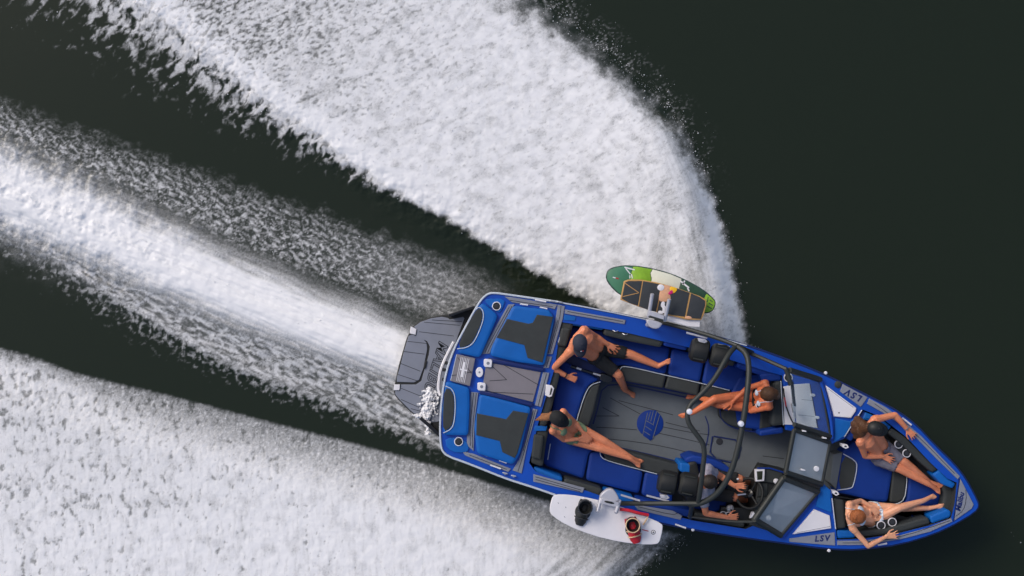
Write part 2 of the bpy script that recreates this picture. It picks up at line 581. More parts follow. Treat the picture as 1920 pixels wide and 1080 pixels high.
    edgeE = sst(-6, 50, dRE + n_fin * 30 + n_mid * 20)
    covE = sst(-2, 7, dE) * denseE * edgeE
    cov = np.maximum.reduce([covA, covF, fleck * .7 * above, covC, covP, covL, covE])
    # thin foam is never a flat film: break the middle tones with fine lace
    lace = fbm(px / 4.2, py / 4.2, 231, 2)
    cov = np.clip(cov + lace * 0.9 * cov * (1 - cov), 0, 1)
    # ---------------- height
    h = 0.15 * sst(0, 80, dA) * sst(0, 90, dR)
    h += 0.10 * np.exp(-((dA - 18) / 34) ** 2) * sst(0, 60, dR)
    h += 0.18 * near_r * sst(0, 60, dR) * above
    h += 0.16 * core * stern + 0.07 * lowh * sst(0, 60, dL)
    h += 0.04 * np.exp(-(dL / 16) ** 2) * stern * sst(760, 500, px)
    h += 0.15 * sst(0, 110, dE) * sst(0, 90, dRE) * sst(1500, 1150, py)
    big_rel = fbm(px / 20, py / 20, 241, 3)
    h += cov * (0.007 * big_rel + 0.0022 * n_fin)
    h += covA * far * (-0.008) * pit + covE * (-0.008) * pitE
    spray = np.clip(np.exp(-(np.abs(dR - 8) / (5 + 0.16 * wedge)) ** 1.3) * (dA > 0) * 0.6
                    + np.exp(-(np.abs(dRE) / 14) ** 2) * (dE > 0) * .8
                    + 0.16 * fr + 0.10 * covC + 0.34 * skirt * stern + 0.03 * covA + 0.03 * covE, 0, 1)
    spray = spray * sst(1500, 1300, np.where(dA > 0, px, 0)) 
    fade = sst(2700, 2100, np.abs(px - 960)) * sst(1900, 1250, np.abs(py - 540))
    return cov, h * fade, spray

def axis_vals(lo, hi, step, far):
    core = list(np.arange(lo, hi + step * .5, step))
    out = []; d = step; x = core[-1]
    while x < far:
        d *= 1.28; x += d; out.append(x)
    neg = []; d = step; x = core[0]
    while x > -far:
        d *= 1.28; x -= d; neg.append(x)
    return np.array(neg[::-1] + core + out)

def grid_mesh(name, xs, ys, z, attrs):
    nx, ny = len(xs), len(ys)
    X, Y = np.meshgrid(xs, ys)
    co = np.stack([X, Y, z], -1).reshape(-1, 3).astype(np.float32)
    i = np.arange(nx - 1); j = np.arange(ny - 1)
    a = (j[:, None] * nx + i[None, :]).reshape(-1)
    quads = np.stack([a, a + 1, a + 1 + nx, a + nx], -1).astype(np.int32)
    me = bpy.data.meshes.new(name)
    me.vertices.add(len(co)); me.vertices.foreach_set('co', co.reshape(-1))
    me.loops.add(quads.size); me.loops.foreach_set('vertex_index', quads.reshape(-1))
    me.polygons.add(len(quads))
    me.polygons.foreach_set('loop_start', np.arange(0, quads.size, 4, dtype=np.int32))
    me.polygons.foreach_set('use_smooth', np.ones(len(quads), dtype=bool))
    for k, v in attrs.items():
        at = me.attributes.new(k, 'FLOAT', 'POINT')
        at.data.foreach_set('value', v.reshape(-1).astype(np.float32))
    me.update(calc_edges=True)
    return me

U0 = CAM_H * MPP                     # metres per picture unit on the water
xs = axis_vals(-7.45, 7.15, 0.0142, 600.0)
ys = axis_vals(-4.35, 4.35, 0.0142, 600.0)
GX, GY = np.meshgrid(xs, ys)
PX, PY = GX / U0 + 960.0, 540.0 - GY / U0
cov, hgt, spray_f = wake(PX, PY)
water_me = grid_mesh('water', xs, ys, hgt, {'foam': cov})

def water_material():
    m = bpy.data.materials.new('lake_water_with_foam')
    m.use_nodes = True
    nt = m.node_tree; N, L = nt.nodes, nt.links
    for n in list(N): N.remove(n)
    out = N.new('ShaderNodeOutputMaterial')
    wa = N.new('ShaderNodeBsdfPrincipled')
    wa.inputs['Base Color'].default_value = (*S(33, 41, 30), 1)
    wa.inputs['Roughness'].default_value = 0.12
    wa.inputs['IOR'].default_value = 1.333
    tc = N.new('ShaderNodeTexCoord')
    rn = N.new('ShaderNodeTexNoise'); rn.inputs['Scale'].default_value = 5.0; rn.inputs['Detail'].default_value = 5
    L.new(tc.outputs['Object'], rn.inputs['Vector'])
    bp = N.new('ShaderNodeBump'); bp.inputs['Strength'].default_value = 0.05; bp.inputs['Distance'].default_value = 0.01
    L.new(rn.outputs[0], bp.inputs['Height']); L.new(bp.outputs[0], wa.inputs['Normal'])
    fo = N.new('ShaderNodeBsdfPrincipled')
    fo.inputs['Base Color'].default_value = (0.91, 0.91, 0.92, 1)
    fo.inputs['Roughness'].default_value = 0.75
    fo.inputs['Specular IOR Level'].default_value = 0.2
    fn = N.new('ShaderNodeTexNoise'); fn.inputs['Scale'].default_value = 42.0; fn.inputs['Detail'].default_value = 4
    L.new(tc.outputs['Object'], fn.inputs['Vector'])
    fb = N.new('ShaderNodeBump'); fb.inputs['Strength'].default_value = 0.12; fb.inputs['Distance'].default_value = 0.006
    L.new(fn.outputs[0], fb.inputs['Height']); L.new(fb.outputs[0], fo.inputs['Normal'])
    at = N.new('ShaderNodeAttribute'); at.attribute_name = 'foam'
    # thin foam breaks into bubbles: fine noise matters most at middling cover
    f2 = N.new('ShaderNodeTexNoise'); f2.inputs['Scale'].default_value = 85.0; f2.inputs['Detail'].default_value = 3
    L.new(tc.outputs['Object'], f2.inputs['Vector'])
    def math_(op, a, b=None, cl=False):
        n = N.new('ShaderNodeMath'); n.operation = op; n.use_clamp = cl
        for i, v in enumerate((a, b)):
            if v is None: continue
            if isinstance(v, (int, float)): n.inputs[i].default_value = v
            else: L.new(v, n.inputs[i])
        return n.outputs[0]
    c = at.outputs['Fac']
    mid = math_('MULTIPLY', math_('MULTIPLY', c, math_('SUBTRACT', 1.0, c)), 2.6)
    d = math_('MULTIPLY', math_('SUBTRACT', f2.outputs[0], 0.5), mid)
    fac = math_('ADD', c, d, True)
    mx = N.new('ShaderNodeMixShader')
    L.new(fac, mx.inputs[0]); L.new(wa.outputs[0], mx.inputs[1]); L.new(fo.outputs[0], mx.inputs[2])
    L.new(mx.outputs[0], out.inputs[0])
    return m
water_me.materials.append(water_material())
water = link(bpy.data.objects.new('water', water_me))
tag(water, 'dark green lake water streaked with white foam from the boat', 'water', kind='structure')

M['drop'] = mat('spray_drop', (0.84, 0.84, 0.86), 0.5, 0.03, 20)

def drops_mesh(name, P, R):
    n = len(P)
    octa = np.array([[1, 0, 0], [-1, 0, 0], [0, 1, 0], [0, -1, 0], [0, 0, 1], [0, 0, -1]], dtype=np.float32)
    tri = np.array([[0, 2, 4], [2, 1, 4], [1, 3, 4], [3, 0, 4], [2, 0, 5], [1, 2, 5], [3, 1, 5], [0, 3, 5]], dtype=np.int32)
    co = (P[:, None, :] + octa[None] * R[:, None, None]).reshape(-1, 3).astype(np.float32)
    fc = (tri[None] + (np.arange(n) * 6)[:, None, None]).reshape(-1, 3).astype(np.int32)
    me = bpy.data.meshes.new(name)
    me.vertices.add(len(co)); me.vertices.foreach_set('co', co.reshape(-1))
    me.loops.add(fc.size); me.loops.foreach_set('vertex_index', fc.reshape(-1))
    me.polygons.add(len(fc)); me.polygons.foreach_set('loop_start', np.arange(0, fc.size, 3, dtype=np.int32))
    me.polygons.foreach_set('use_smooth', np.ones(len(fc), dtype=bool))
    me.update(calc_edges=True)
    me.materials.append(M['drop'])
    return me

rs = np.random.RandomState(5)
NT = 420000
qx = rs.uniform(-60, 1960, NT); qy = rs.uniform(-60, 1140, NT)
_ix = np.clip(np.searchsorted(xs, (qx - 960) * U0), 0, len(xs) - 1); _iy = np.clip(np.searchsorted(ys, (540 - qy) * U0), 0, len(ys) - 1)
qh, qs = hgt[_iy, _ix], spray_f[_iy, _ix]
keep = rs.uniform(0, 1, NT) < qs * 0.42
qx, qy, qh, qs = qx[keep], qy[keep], qh[keep], qs[keep]
lift = rs.exponential(0.05, len(qx)) * (0.4 + qs) + 0.004
jit = rs.normal(0, 1, (2, len(qx)))
lift = np.minimum(lift, 0.35)
DP = np.stack([(qx - 960) * U0 + jit[0] * 0.03, (540 - qy) * U0 + jit[1] * 0.03, qh + lift], -1)
DR = np.clip(rs.lognormal(math.log(0.0030), 0.55, len(qx)), 0.0012, 0.010)
spray = link(bpy.data.objects.new('spray', drops_mesh('spray', DP, DR)))
tag(spray, 'fine white spray drops flung off the wake', 'spray', kind='stuff')

# ================================================================== THE BOAT
B_ANG = math.radians(-14.2)
B_ORG = W(845, 705, 0.0)
boat = empty('wakeboard_boat', B_ORG, B_ANG)
tag(boat, 'blue and charcoal open-bow wakeboard boat speeding across the dark water', 'boat')
FB = Frame(B_ORG, B_ANG)
ZD, ZF, ZS, ZP = 0.90, 0.30, 0.64, 0.32       # deck, floor, seats, platform

OUTLINE = [(853, 647), (837, 690), (828, 740), (824, 795), (825, 834), (830, 849), (845, 859), (866, 866), (907, 882),
           (949, 899), (1000, 915), (1040, 929), (1110, 950), (1190, 972), (1287, 993), (1387, 1009), (1477, 1021),
           (1542, 1030), (1590, 1033), (1626, 1031), (1688, 1023), (1751, 1004), (1792, 985), (1830, 962), (1838, 950),
           (1835, 938), (1813, 897), (1792, 870), (1755, 834), (1720, 796), (1688, 772), (1647, 750), (1584, 719),
           (1542, 699), (1480, 674), (1407, 648), (1323, 624), (1240, 603), (1120, 579), (1045, 565), (949, 551),
           (925, 548), (914, 550), (901, 561), (887, 584), (870, 616)]
out_px = chaikin([tuple(map(float, p)) for p in OUTLINE], 1)
out_xy = [tuple(FB(p[0], p[1], ZD)[:2]) for p in out_px]
if area2(out_xy) < 0: out_xy = out_xy[::-1]
cy_ = sum(p[1] for p in out_xy) / len(out_xy)
x0_, x1_ = min(p[0] for p in out_xy), max(p[0] for p in out_xy)

# hull: flared topsides, chine, V bottom
V, F = [], []
rings = [(0.0, ZD - 0.006, 1, 1), (-0.012, 0.80, 1, 1), (0.03, 0.62, .99, 1), (0.0, 0.18, .93, .97), (0, -0.05, .86, .93), (0, -0.42, .10, .88)]
n = len(out_xy)
for d, z, fy, fx in rings:
    r_ = inset(out_xy, d + 0.02)
    for x, y in r_:
        V.append((x0_ + (x - x0_) * fx, cy_ + (y - cy_) * fy, z))
for k in range(len(rings) - 1):
    for i in range(n):
        j = (i + 1) % n
        F.append((k * n + i, k * n + j, (k + 1) * n + j, (k + 1) * n + i))
F.append(tuple((len(rings) - 1) * n + i for i in range(n)))
obj('hull', V, F, 'hull', boat, 40)

# rub rail
rail = [Vector((x, y, ZD - 0.035)) for x, y in inset(out_xy, 0.012)]
tube('rub_rail', rail, 0.017, 'deep_blue', boat, 8, True)
def rim(i0, i1):
    """polyline of the outline between two plan x limits, in local coords"""
    return i0
trim_px = [(1046, 566), (949, 552), (926, 549), (914, 551), (902, 562), (888, 585), (871, 617), (854, 648), (838, 691), (829, 740),
           (825, 795), (826, 834), (831, 849), (846, 858), (867, 865), (908, 881), (950, 898), (1001, 914), (1041, 928)]
pipe('transom_trim', trim_px, 2.0, ZD + 0.012, 'white_pipe', boat, FB, 2)
pipe('side_trim', [(1048, 567), (1120, 580), (1240, 605), (1323, 626), (1400, 648)], 1.2, ZD + 0.006, 'white_pipe', boat, FB, 1)

# deck with the cockpit and bow opening cut out
HOLE = [(1052, 604), (1115, 613), (1180, 625), (1290, 651), (1380, 678), (1440, 697), (1466, 704), (1472, 806), (1510, 812), (1560, 832),
        (1583, 822), (1618, 768), (1650, 781), (1700, 820), (1745, 868), (1776, 897), (1794, 905), (1790, 945), (1783, 972), (1740, 986),
        (1680, 1001), (1620, 1010), (1569, 1012), (1562, 940), (1558, 918), (1520, 905), (1474, 888), (1440, 950), (1414, 985),
        (1398, 992), (1300, 976), (1220, 957), (1130, 931), (1060, 906), (1004, 884), (992, 868), (1010, 790), (1040, 690)]
hole_xy = [tuple(FB(p[0], p[1], ZD)[:2]) for p in HOLE]
dk_out = inset(out_xy, 0.022)
loops = [[Vector((x, y, 0)) for x, y in dk_out], [Vector((x, y, 0)) for x, y in hole_xy]]
tris = tessellate_polygon(loops)
V = [(x, y, ZD) for x, y in dk_out] + [(x, y, ZD) for x, y in hole_xy]
F = [tuple(t) for t in tris]
nb = len(dk_out); nh = len(hole_xy)
b0 = len(V)
V += [(x, y, ZD - 0.03) for x, y in dk_out]
for i in range(nb):
    j = (i + 1) % nb
    F.append((i, j, b0 + j, b0 + i))
obj('deck', V, F, 'gel_blue', boat, 30)
# inner liner wall down to the floor
V, F = [], []
for z in (ZD - 0.001, ZD - 0.05, ZF):
    V += [(x, y, z) for x, y in hole_xy]
for k in range(2):
    for i in range(nh):
        j = (i + 1) % nh
        F.append((k * nh + i, k * nh + j, (k + 1) * nh + j, (k + 1) * nh + i))
obj('cockpit_liner', V, F, 'charcoal', boat, 30)
# cockpit sole
floor = prism_xy('cockpit_floor', inset(out_xy, 0.12), ZF, ZF - 0.06, 'eva_floor', boat, 0.004)

def fl(pts, w=1.3, m='groove', sm=1, parent=floor, z=ZF + 0.003):
    return line('floor_line', pts, w, z, m, parent, FB, sm)
fl([(1144, 746), (1170, 760), (1200, 776)]); fl([(1216, 795), (1300, 812), (1330, 815)])
fl([(1130, 764), (1161, 780)], sm=0); fl([(1118, 780), (1161, 780)], sm=0)
fl([(1118, 801), (1160, 803), (1194, 806)]); fl([(1248, 792), (1280, 800), (1312, 808)])
fl([(1234, 812), (1280, 822), (1330, 834)]); fl([(1140, 823), (1190, 828), (1250, 838), (1320, 856)])
fl([(1160, 751), (1240, 772), (1262, 778)]); fl([(1430, 855), (1470, 860)]); fl([(1350, 850), (1380, 858)])
# blue edge lines of the sole
fl([(1112, 795), (1122, 760), (1130, 723), (1170, 720), (1240, 735), (1310, 750)], 3.0, 'deep_blue', 1)
fl([(1144, 836), (1200, 848), (1280, 868)], 3.0, 'deep_blue', 1)
fl([(1322, 780), (1330, 800), (1326, 830), (1318, 850)], 2.2, 'deep_blue', 2)
# emblem on the sole
emb = prism('floor_emblem', [(1219 + 25 * math.cos(a), 794 + 25 * math.sin(a)) for a in np.linspace(0, 2 * math.pi, 32, endpoint=False)], ZF + 0.006, ZF - .002, 'vinyl_blue', floor, FB, 0.001)
prism('emblem_wing', [(1214, 774), (1229, 769), (1237, 777), (1224, 823), (1219, 826), (1205, 816)], ZF + 0.010, ZF, 'vinyl_blue', emb, FB, 0.001)
for a, b in (((1214, 774), (1205, 816)), ((1237, 778), (1224, 822)), ((1220, 772), (1215, 788)), ((1225, 771), (1220, 790)), ((1231, 772), (1225, 795)),
             ((1212, 789), (1226, 797)), ((1210, 799), (1222, 807)), ((1208, 809), (1219, 816))):
    line('emblem_line', [a, b], 1.3, ZF + 0.013, 'eva_floor', emb, FB)
# floor hatch
hatch = prism('floor_hatch', [(1338, 820), (1390, 828), (1380, 868), (1332, 856)], ZF + 0.010, ZF, 'eva_floor', floor, FB, 0.004, 2)
pipe('hatch_gasket', [(1338, 818), (1392, 827), (1382, 870), (1330, 858), (1336, 818)], 1.4, ZF + 0.006, 'deep_blue', hatch, FB, 1)
lathe('hatch_latch', FB(1349, 828, ZF + 0.010), [(0.045, 0), (0.045, 0.006), (0.03, 0.009)], 'groove', hatch, 16)

# ------------------------------------------------------------------ swim platform
plat = prism('swim_platform', [(742, 710), (747, 687), (755, 659), (762, 635), (768, 622), (774, 612), (787, 602), (808, 595), (828, 591),
        (841, 589), (888, 575), (900, 580), (870, 680), (850, 760), (842, 824), (823, 817), (803, 800), (786, 785), (769, 772), (747, 750), (740, 741), (738, 731)],
        ZP, ZP - 0.09, 'black', boat, FB, 0.012)
pad_a = prism('platform_pad', [(776, 613), (788, 604), (808, 597), (828, 594), (840, 596), (843, 599), (868, 594), (871, 597), (858, 632), (846, 672), (838, 700), (830, 740), (826, 790),
        (800, 793), (786, 783), (770, 770), (748, 748), (741, 739), (741, 733), (750, 733), (752, 721), (780, 721), (790, 714), (804, 665), (806, 650), (801, 640), (780, 630), (782, 618)],
        ZP + 0.012, ZP, 'eva', plat, FB, 0.004)
pad_b = prism('platform_pad', [(766, 630), (772, 627), (792, 634), (800, 643), (801, 655), (794, 690), (786, 712), (776, 717), (744, 716), (744, 708), (750, 688), (757, 660)],
        ZP + 0.012, ZP, 'eva', plat, FB, 0.004)
for a, b in (((795, 604), (862, 610)), ((786, 622), (851, 630)), ((810, 600), (866, 603))):
    line('pad_line', [a, b], 1.1, ZP + 0.0135, 'groove', pad_a, FB)
for a, b in (((764, 640), (800, 644)), ((757, 659), (796, 664)), ((750, 681), (788, 696)), ((746, 702), (782, 714))):
    line('pad_line', [a, b], 1.1, ZP + 0.0135, 'groove', pad_b, FB)
for a, b in (((752, 728), (792, 744)), ((752, 749), (786, 764)), ((770, 766), (806, 776)), ((826, 660), (843, 664))):
    line('pad_line', [a, b], 1.1, ZP + 0.0135, 'groove', pad_a, FB)
text('platform_lettering', 'MALIBU', 817, 687, (-0.30, 0.95), 27, ZP + 0.0125, 'groove', pad_a, FB, 0.25, 0.0016, 1.1, 0.008)
text('lettering_face', 'MALIBU', 817, 687, (-0.30, 0.95), 27, ZP + 0.0145, 'eva', pad_a, FB, 0.25, 0.0012, 1.1, -0.003)
prism('platform_cleat', [(770, 612), (781, 617), (779, 628), (768, 625)], ZP + 0.03, ZP, 'white', plat, FB, 0.006)
prism('platform_cleat', [(739, 721), (750, 721), (749, 732), (738, 732)], ZP + 0.03, ZP, 'white', plat, FB, 0.006)
prism('pad_handle', [(797, 676), (801, 676), (798, 692), (794, 691)], ZP + 0.03, ZP, 'black', plat, FB, 0.004, 1)
prism('wake_gate', [(840, 589), (888, 574), (891, 578), (843, 594)], 0.52, 0.05, 'black_gloss', boat, FB, 0.008)
prism('wake_gate', [(786, 786), (790, 781), (826, 812), (824, 820)], 0.40, 0.05, 'black_gloss', boat, FB, 0.008)
hd = pipe('transom_handle', [(851, 641, .80), (844, 654, .78), (834, 674, .78), (826, 694, .78), (823, 714, .78), (822, 732, .78), (826, 742, .80)], 3.0, .8, 'white', boat, FB, 2)
for q in ((836, 681), (832, 694), (831, 712)):
    prism('handle_bracket', [(q[0] - 2, q[1] - 3), (q[0] + 4, q[1] - 2), (q[0] + 3, q[1] + 3), (q[0] - 3, q[1] + 2)], .86, .74, 'black', hd, FB, 0.004)

# ------------------------------------------------------------------ aft deck cushions
def cushion(name, pts, z1, z0, m, sm=1, bev=0.03, parent=None, dome=0.008):
    return prism(name, fillet(pts, 7.0 if bev > .02 else 4.0) if sm else pts, z1, z0, m, parent or boat, FB, min(bev, .018) if bev > .02 else min(bev, .012), 0, min(dome, .005))
ZC = 0.965
tc1 = cushion('transom_cushion', [(897, 574), (906, 568), (921, 580), (934, 592), (917, 632), (900, 671), (858, 662), (868, 626)], ZC, ZD - .02, 'vinyl_bright')
prism('cushion_panel', [(890, 585), (898, 577), (905, 585), (904, 602), (888, 640), (875, 650), (858, 652), (869, 622)], ZC + 0.013, ZC - 0.02, 'charcoal', tc1, FB, 0.006, 1)
pipe('piping', [(892, 580), (899, 575), (907, 584), (906, 603), (890, 641), (876, 652), (857, 654)], 0.9, ZC + 0.012, 'white_pipe', tc1, FB, 2)
tc2 = cushion('transom_cushion', [(836, 714), (880, 727), (881, 760), (878, 817), (832, 816), (829, 770)], ZC, ZD - .02, 'vinyl_bright')
prism('cushion_panel', [(834, 727), (846, 731), (852, 746), (851, 784), (846, 802), (831, 810), (830, 770)], ZC + 0.013, ZC - 0.02, 'charcoal', tc2, FB, 0.006, 1)
pipe('piping', [(835, 724), (848, 729), (854, 746), (853, 784), (848, 804), (831, 812)], 0.9, ZC + 0.012, 'white_pipe', tc2, FB, 2)
prism('corner_pad', [(912, 560), (948, 560), (942, 580), (934, 588), (908, 566)], ZD + 0.02, ZD - .01, 'vinyl_bright', boat, FB, 0.006, 1)
prism('corner_pad', [(834, 820), (872, 822), (882, 846), (858, 850), (838, 842)], ZD + 0.02, ZD - .01, 'vinyl_bright', boat, FB, 0.006, 1)
def cup_holder(px, py, z, r=8.5, parent=boat):
    c = FB(px, py, z); k = r / 147.0
    o = lathe('cup_holder', c, [(k, -.02), (k, .004), (k * .93, .010), (k * .84, .010), (k * .80, .004), (k * .76, 0.002)], 'white', parent, 28)
    lathe('cup_well', c, [(k * .78, -.02), (k * .78, 0.0055), (k * .6, 0.006)], 'black', o, 20)
    lathe('cup_drain', c + Vector((0, 0, 0.0)), [(k * .52, 0.0), (k * .52, 0.009), (k * .48, 0.010)], 'groove', o, 12)
    return o
cup_holder(931, 574, ZD + .024); cup_holder(860, 828, ZD + .024)
th = prism('transom_hatch', [(856, 664), (891, 672), (881, 724), (844, 714)], ZC - .005, ZD - .01, 'eva_warm', boat, FB, 0.006)
for k in range(6):
    u = -7.5 + k * 3.0
    a = (874 + u * .98 * 1.0 - 6, 671 + u * .22); b = (862 + u * .98, 716 + u * .22)
    line('hatch_emblem', [(a[0] + 4, a[1]), (b[0] + 1, b[1])], 0.9, ZC - .001, 'white', th, FB)
line('hatch_emblem', [(871, 679), (866, 707)], 4.2, ZC + .001, 'white', th, FB)
line('hatch_emblem', [(862, 692), (876, 695)], 2.6, ZC + .003, 'white', th, FB)
for a, b in (((876, 689), (884, 700)), ((870, 700), (886, 697)), ((847, 704), (856, 703)), ((858, 670), (862, 676))):
    line('pad_line', [a, b], 1.0, ZC - .002, 'groove', th, FB)
line('piping', [(856, 665), (845, 713)], 1.2, ZC - .002, 'white_pipe', th, FB)

def strip(pts, lines=(), z=ZD + 0.016, m='eva'):
    o = prism('deck_strip', pts, z, ZD - .004, m, boat, FB, 0.004)
    for l in lines:
        line('strip_line', l, 1.1, z + 0.002, 'groove', o, FB, 1)
    return o
strip([(953, 571), (965, 570), (924, 646), (918, 663), (902, 664), (914, 640)], [[(955, 575), (918, 643), (909, 662)], [(960, 574), (921, 646), (914, 662)]])
strip([(946, 556), (958, 557), (1045, 571), (1040, 580), (1030, 577), (960, 567)], [[(956, 563), (1036, 575)]])
strip([(1046, 571), (1059, 574), (1055, 598), (1036, 664), (1025, 664), (1041, 602)], [[(1052, 574), (1049, 600), (1031, 662)], [(1046, 600), (1028, 662)]])
strip([(1025, 668), (1035, 669), (1029, 690), (1019, 690)], [[(1030, 670), (1024, 689)]])
strip([(883, 735), (897, 736), (890, 790), (889, 826), (888, 846), (875, 834), (876, 800)], [[(888, 737), (881, 800), (882, 836)], [(893, 737), (886, 800), (886, 840)]])
strip([(866, 846), (888, 851), (958, 879), (953, 885), (907, 868), (872, 854)], [[(880, 853), (950, 880)]])
strip([(999, 766), (1008, 768), (990, 830), (978, 888), (961, 882), (974, 860), (992, 805)], [[(1004, 768), (984, 845), (971, 884)], [(1000, 770), (981, 845)]])
strip([(1059, 580), (1173, 600), (1171, 608), (1059, 588)], [[(1064, 584), (1168, 603)]])
strip([(1000, 889), (1096, 915), (1092, 924), (1000, 903)], [[(1004, 894), (1090, 919)], [(1004, 899), (1088, 922)]])
strip([(1188, 946), (1262, 958), (1279, 967), (1276, 975), (1196, 956)], [[(1196, 950), (1262, 966), (1270, 962)]])
sp1 = cushion('sunpad', [(962, 573), (1030, 581), (1040, 598), (1021, 686), (970, 679), (918, 667), (922, 650)], ZC + .01, ZD - .02, 'vinyl_bright', 1, 0.025)
prism('sunpad_panel', [(951, 598), (991, 607), (999, 605), (1007, 590), (1037, 594), (1017, 680), (989, 671), (983, 647), (931, 633)], ZC + 0.0235, ZC - .01, 'charcoal', sp1, FB, 0.005)
sp2 = cushion('sunpad', [(899, 739), (948, 751), (996, 764), (975, 851), (962, 872), (894, 850), (889, 800)], ZC + .01, ZD - .02, 'vinyl_bright', 1, 0.025)
prism('sunpad_panel', [(894, 775), (949, 786), (962, 770), (991, 775), (970, 850), (965, 859), (942, 848), (937, 827), (893, 816)], ZC + 0.0235, ZC - .01, 'charcoal', sp2, FB, 0.005)
prism('walkway_rail', [(916, 671), (1020, 690), (1019, 697), (912, 677)], ZD + .05, ZD - .01, 'deep_blue', boat, FB, 0.01)
prism('walkway_rail', [(900, 731), (1000, 756), (998, 763), (899, 738)], ZD + .05, ZD - .01, 'deep_blue', boat, FB, 0.01)
ww = prism('walkway_pad', [(912, 679), (1014, 698), (999, 754), (904, 730)], ZD + .022, ZD - .01, 'eva_warm', boat, FB, 0.004)
for l in ([(922, 686), (950, 712)], [(950, 712), (918, 714)], [(944, 684), (1010, 722)], [(917, 735), (1000, 739)]):
    line('pad_line', l, 1.1, ZD + .0245, 'groove', ww, FB)
w2 = prism('walkway_pad', [(1018, 698), (1030, 699), (1014, 763), (1003, 760)], ZD + .022, ZD - .01, 'eva', boat, FB, 0.004)
line('pad_line', [(1025, 700), (1009, 761)], 1.1, ZD + .0245, 'groove', w2, FB)
def knob(px, py, rx, ry, z=ZD + .05):
    return prism('deck_fitting', [(px + rx * math.cos(a) * (1.0), py + ry * math.sin(a)) for a in np.linspace(0, 2 * math.pi, 20, endpoint=False)], z, ZD - .01, 'white', boat, FB, 0.006)
k_ = knob(899, 698, 7, 9.5); lathe('fitting_cap', FB(899, 698, ZD + .05), [(.012, 0), (.012, .004), (.008, .005)], 'eva', k_, 12)
for px, py in ((915, 681), (903, 725)):
    o = prism('deck_fitting', [(px - 8, py - 6), (px - 6, py - 8), (px + 6, py - 7), (px + 8, py - 4), (px + 7, py + 7), (px + 5, py + 8), (px - 6, py + 7), (px - 8, py + 4)], ZD + .06, ZD - .01, 'white', boat, FB, 0.008)
    lathe('fitting_cap', FB(px, py, ZD + .06), [(.02, 0), (.02, .004), (.014, .005)], 'eva', o, 12)
bk = prism('seat_buckle', [(1024, 721), (1035, 723), (1039, 728), (1035, 743), (1030, 745), (1022, 741)], ZD + .06, ZD - .05, 'white', boat, FB, 0.006)
prism('buckle_slot', [(1033, 726), (1036, 729), (1033, 740), (1030, 741)], ZD + .064, ZD + .05, 'charcoal', bk, FB, 0.001)
for a, b in (((975, 570), (990, 572)), ((1012, 576), (1026, 579)), ((1003, 562), (1024, 566)), ((901, 850), (914, 855)), ((936, 863), (950, 868)), ((919, 872), (939, 879))):
    pipe('grab_handle', [a, b], 1.4, ZD + .045, 'white', boat, FB, 0)
for px, py in ((947, 888), (963, 893), (1036, 565), (1050, 567)):
    o = prism('cleat', [(px - 5, py - 3), (px + 5, py - 1), (px + 5, py + 2), (px - 5, py)], ZD + .05, ZD + .02, 'steel', boat, FB, 0.006, 1)
    lathe('cleat_post', FB(px, py, ZD), [(.012, 0), (.012, .03)], 'steel', o, 8)

# ------------------------------------------------------------------ cockpit seating
def seat(pts, m='vinyl_blue', z1=ZS, sm=1, bev=0.035, name='seat_cushion'):
    return cushion(name, pts, z1, ZF - .01, m, sm, bev, None, 0.01)
prism('seat_base', [(1045, 612), (1180, 634), (1290, 660), (1400, 694), (1400, 742), (1312, 744), (1240, 731), (1165, 716), (1127, 716), (1106, 800), (1120, 836), (1150, 842), (1262, 872), (1262, 952), (1130, 922), (1060, 898), (1000, 872)],
      ZS - .14, ZF - .01, 'deep_blue', boat, FB, 0.01)
# port bench
pb1 = seat([(1064, 612), (1150, 624), (1256, 652), (1248, 702), (1167, 684), (1150, 688), (1130, 690), (1060, 660)])
pb2 = seat([(1260, 653), (1322, 668), (1312, 717), (1252, 703)])
pb3 = seat([(1326, 669), (1400, 692), (1392, 738), (1316, 719)])
for p in ([(1150, 694), (1168, 686), (1249, 704), (1243, 728), (1180, 716), (1160, 712)], [(1253, 705), (1312, 719), (1308, 742), (1246, 728)], [(1316, 721), (1372, 734), (1360, 752), (1311, 743)]):
    seat(p, 'charcoal', ZS + .003, 1, 0.02, 'seat_edge')
pipe('piping', [(1160, 706), (1162, 692), (1170, 685), (1250, 704), (1312, 718), (1368, 732)], 0.9, ZS + .018, 'white_pipe', pb1, FB, 2)
# rear bench
rb1 = seat([(1052, 676), (1085, 690), (1124, 712), (1104, 722), (1093, 744), (1082, 780), (1076, 800), (1030, 800), (1040, 740)])
seat([(1126, 718), (1108, 724), (1097, 746), (1084, 786), (1080, 800), (1104, 800), (1114, 768)], 'charcoal', ZS + .003, 1, 0.02, 'seat_edge')
pipe('piping', [(1126, 716), (1106, 722), (1095, 744), (1082, 786), (1079, 800)], 0.9, ZS + .018, 'white_pipe', rb1, FB, 2)
# starboard bench
sb1 = seat([(1014, 804), (1102, 806), (1122, 838), (1104, 850), (1094, 898), (1020, 872)])
sb2 = seat([(1106, 848), (1128, 848), (1134, 864), (1168, 873), (1206, 884), (1198, 926), (1098, 900)])
sb3 = seat([(1210, 884), (1262, 898), (1260, 944), (1202, 928)])
seat([(1128, 844), (1146, 840), (1206, 854), (1276, 872), (1270, 900), (1230, 888), (1168, 872), (1136, 863)], 'charcoal', ZS + .003, 1, 0.02, 'seat_edge')
pipe('piping', [(1125, 846), (1126, 856), (1136, 863), (1168, 872), (1232, 889)], 0.9, ZS + .018, 'white_pipe', sb2, FB, 2)
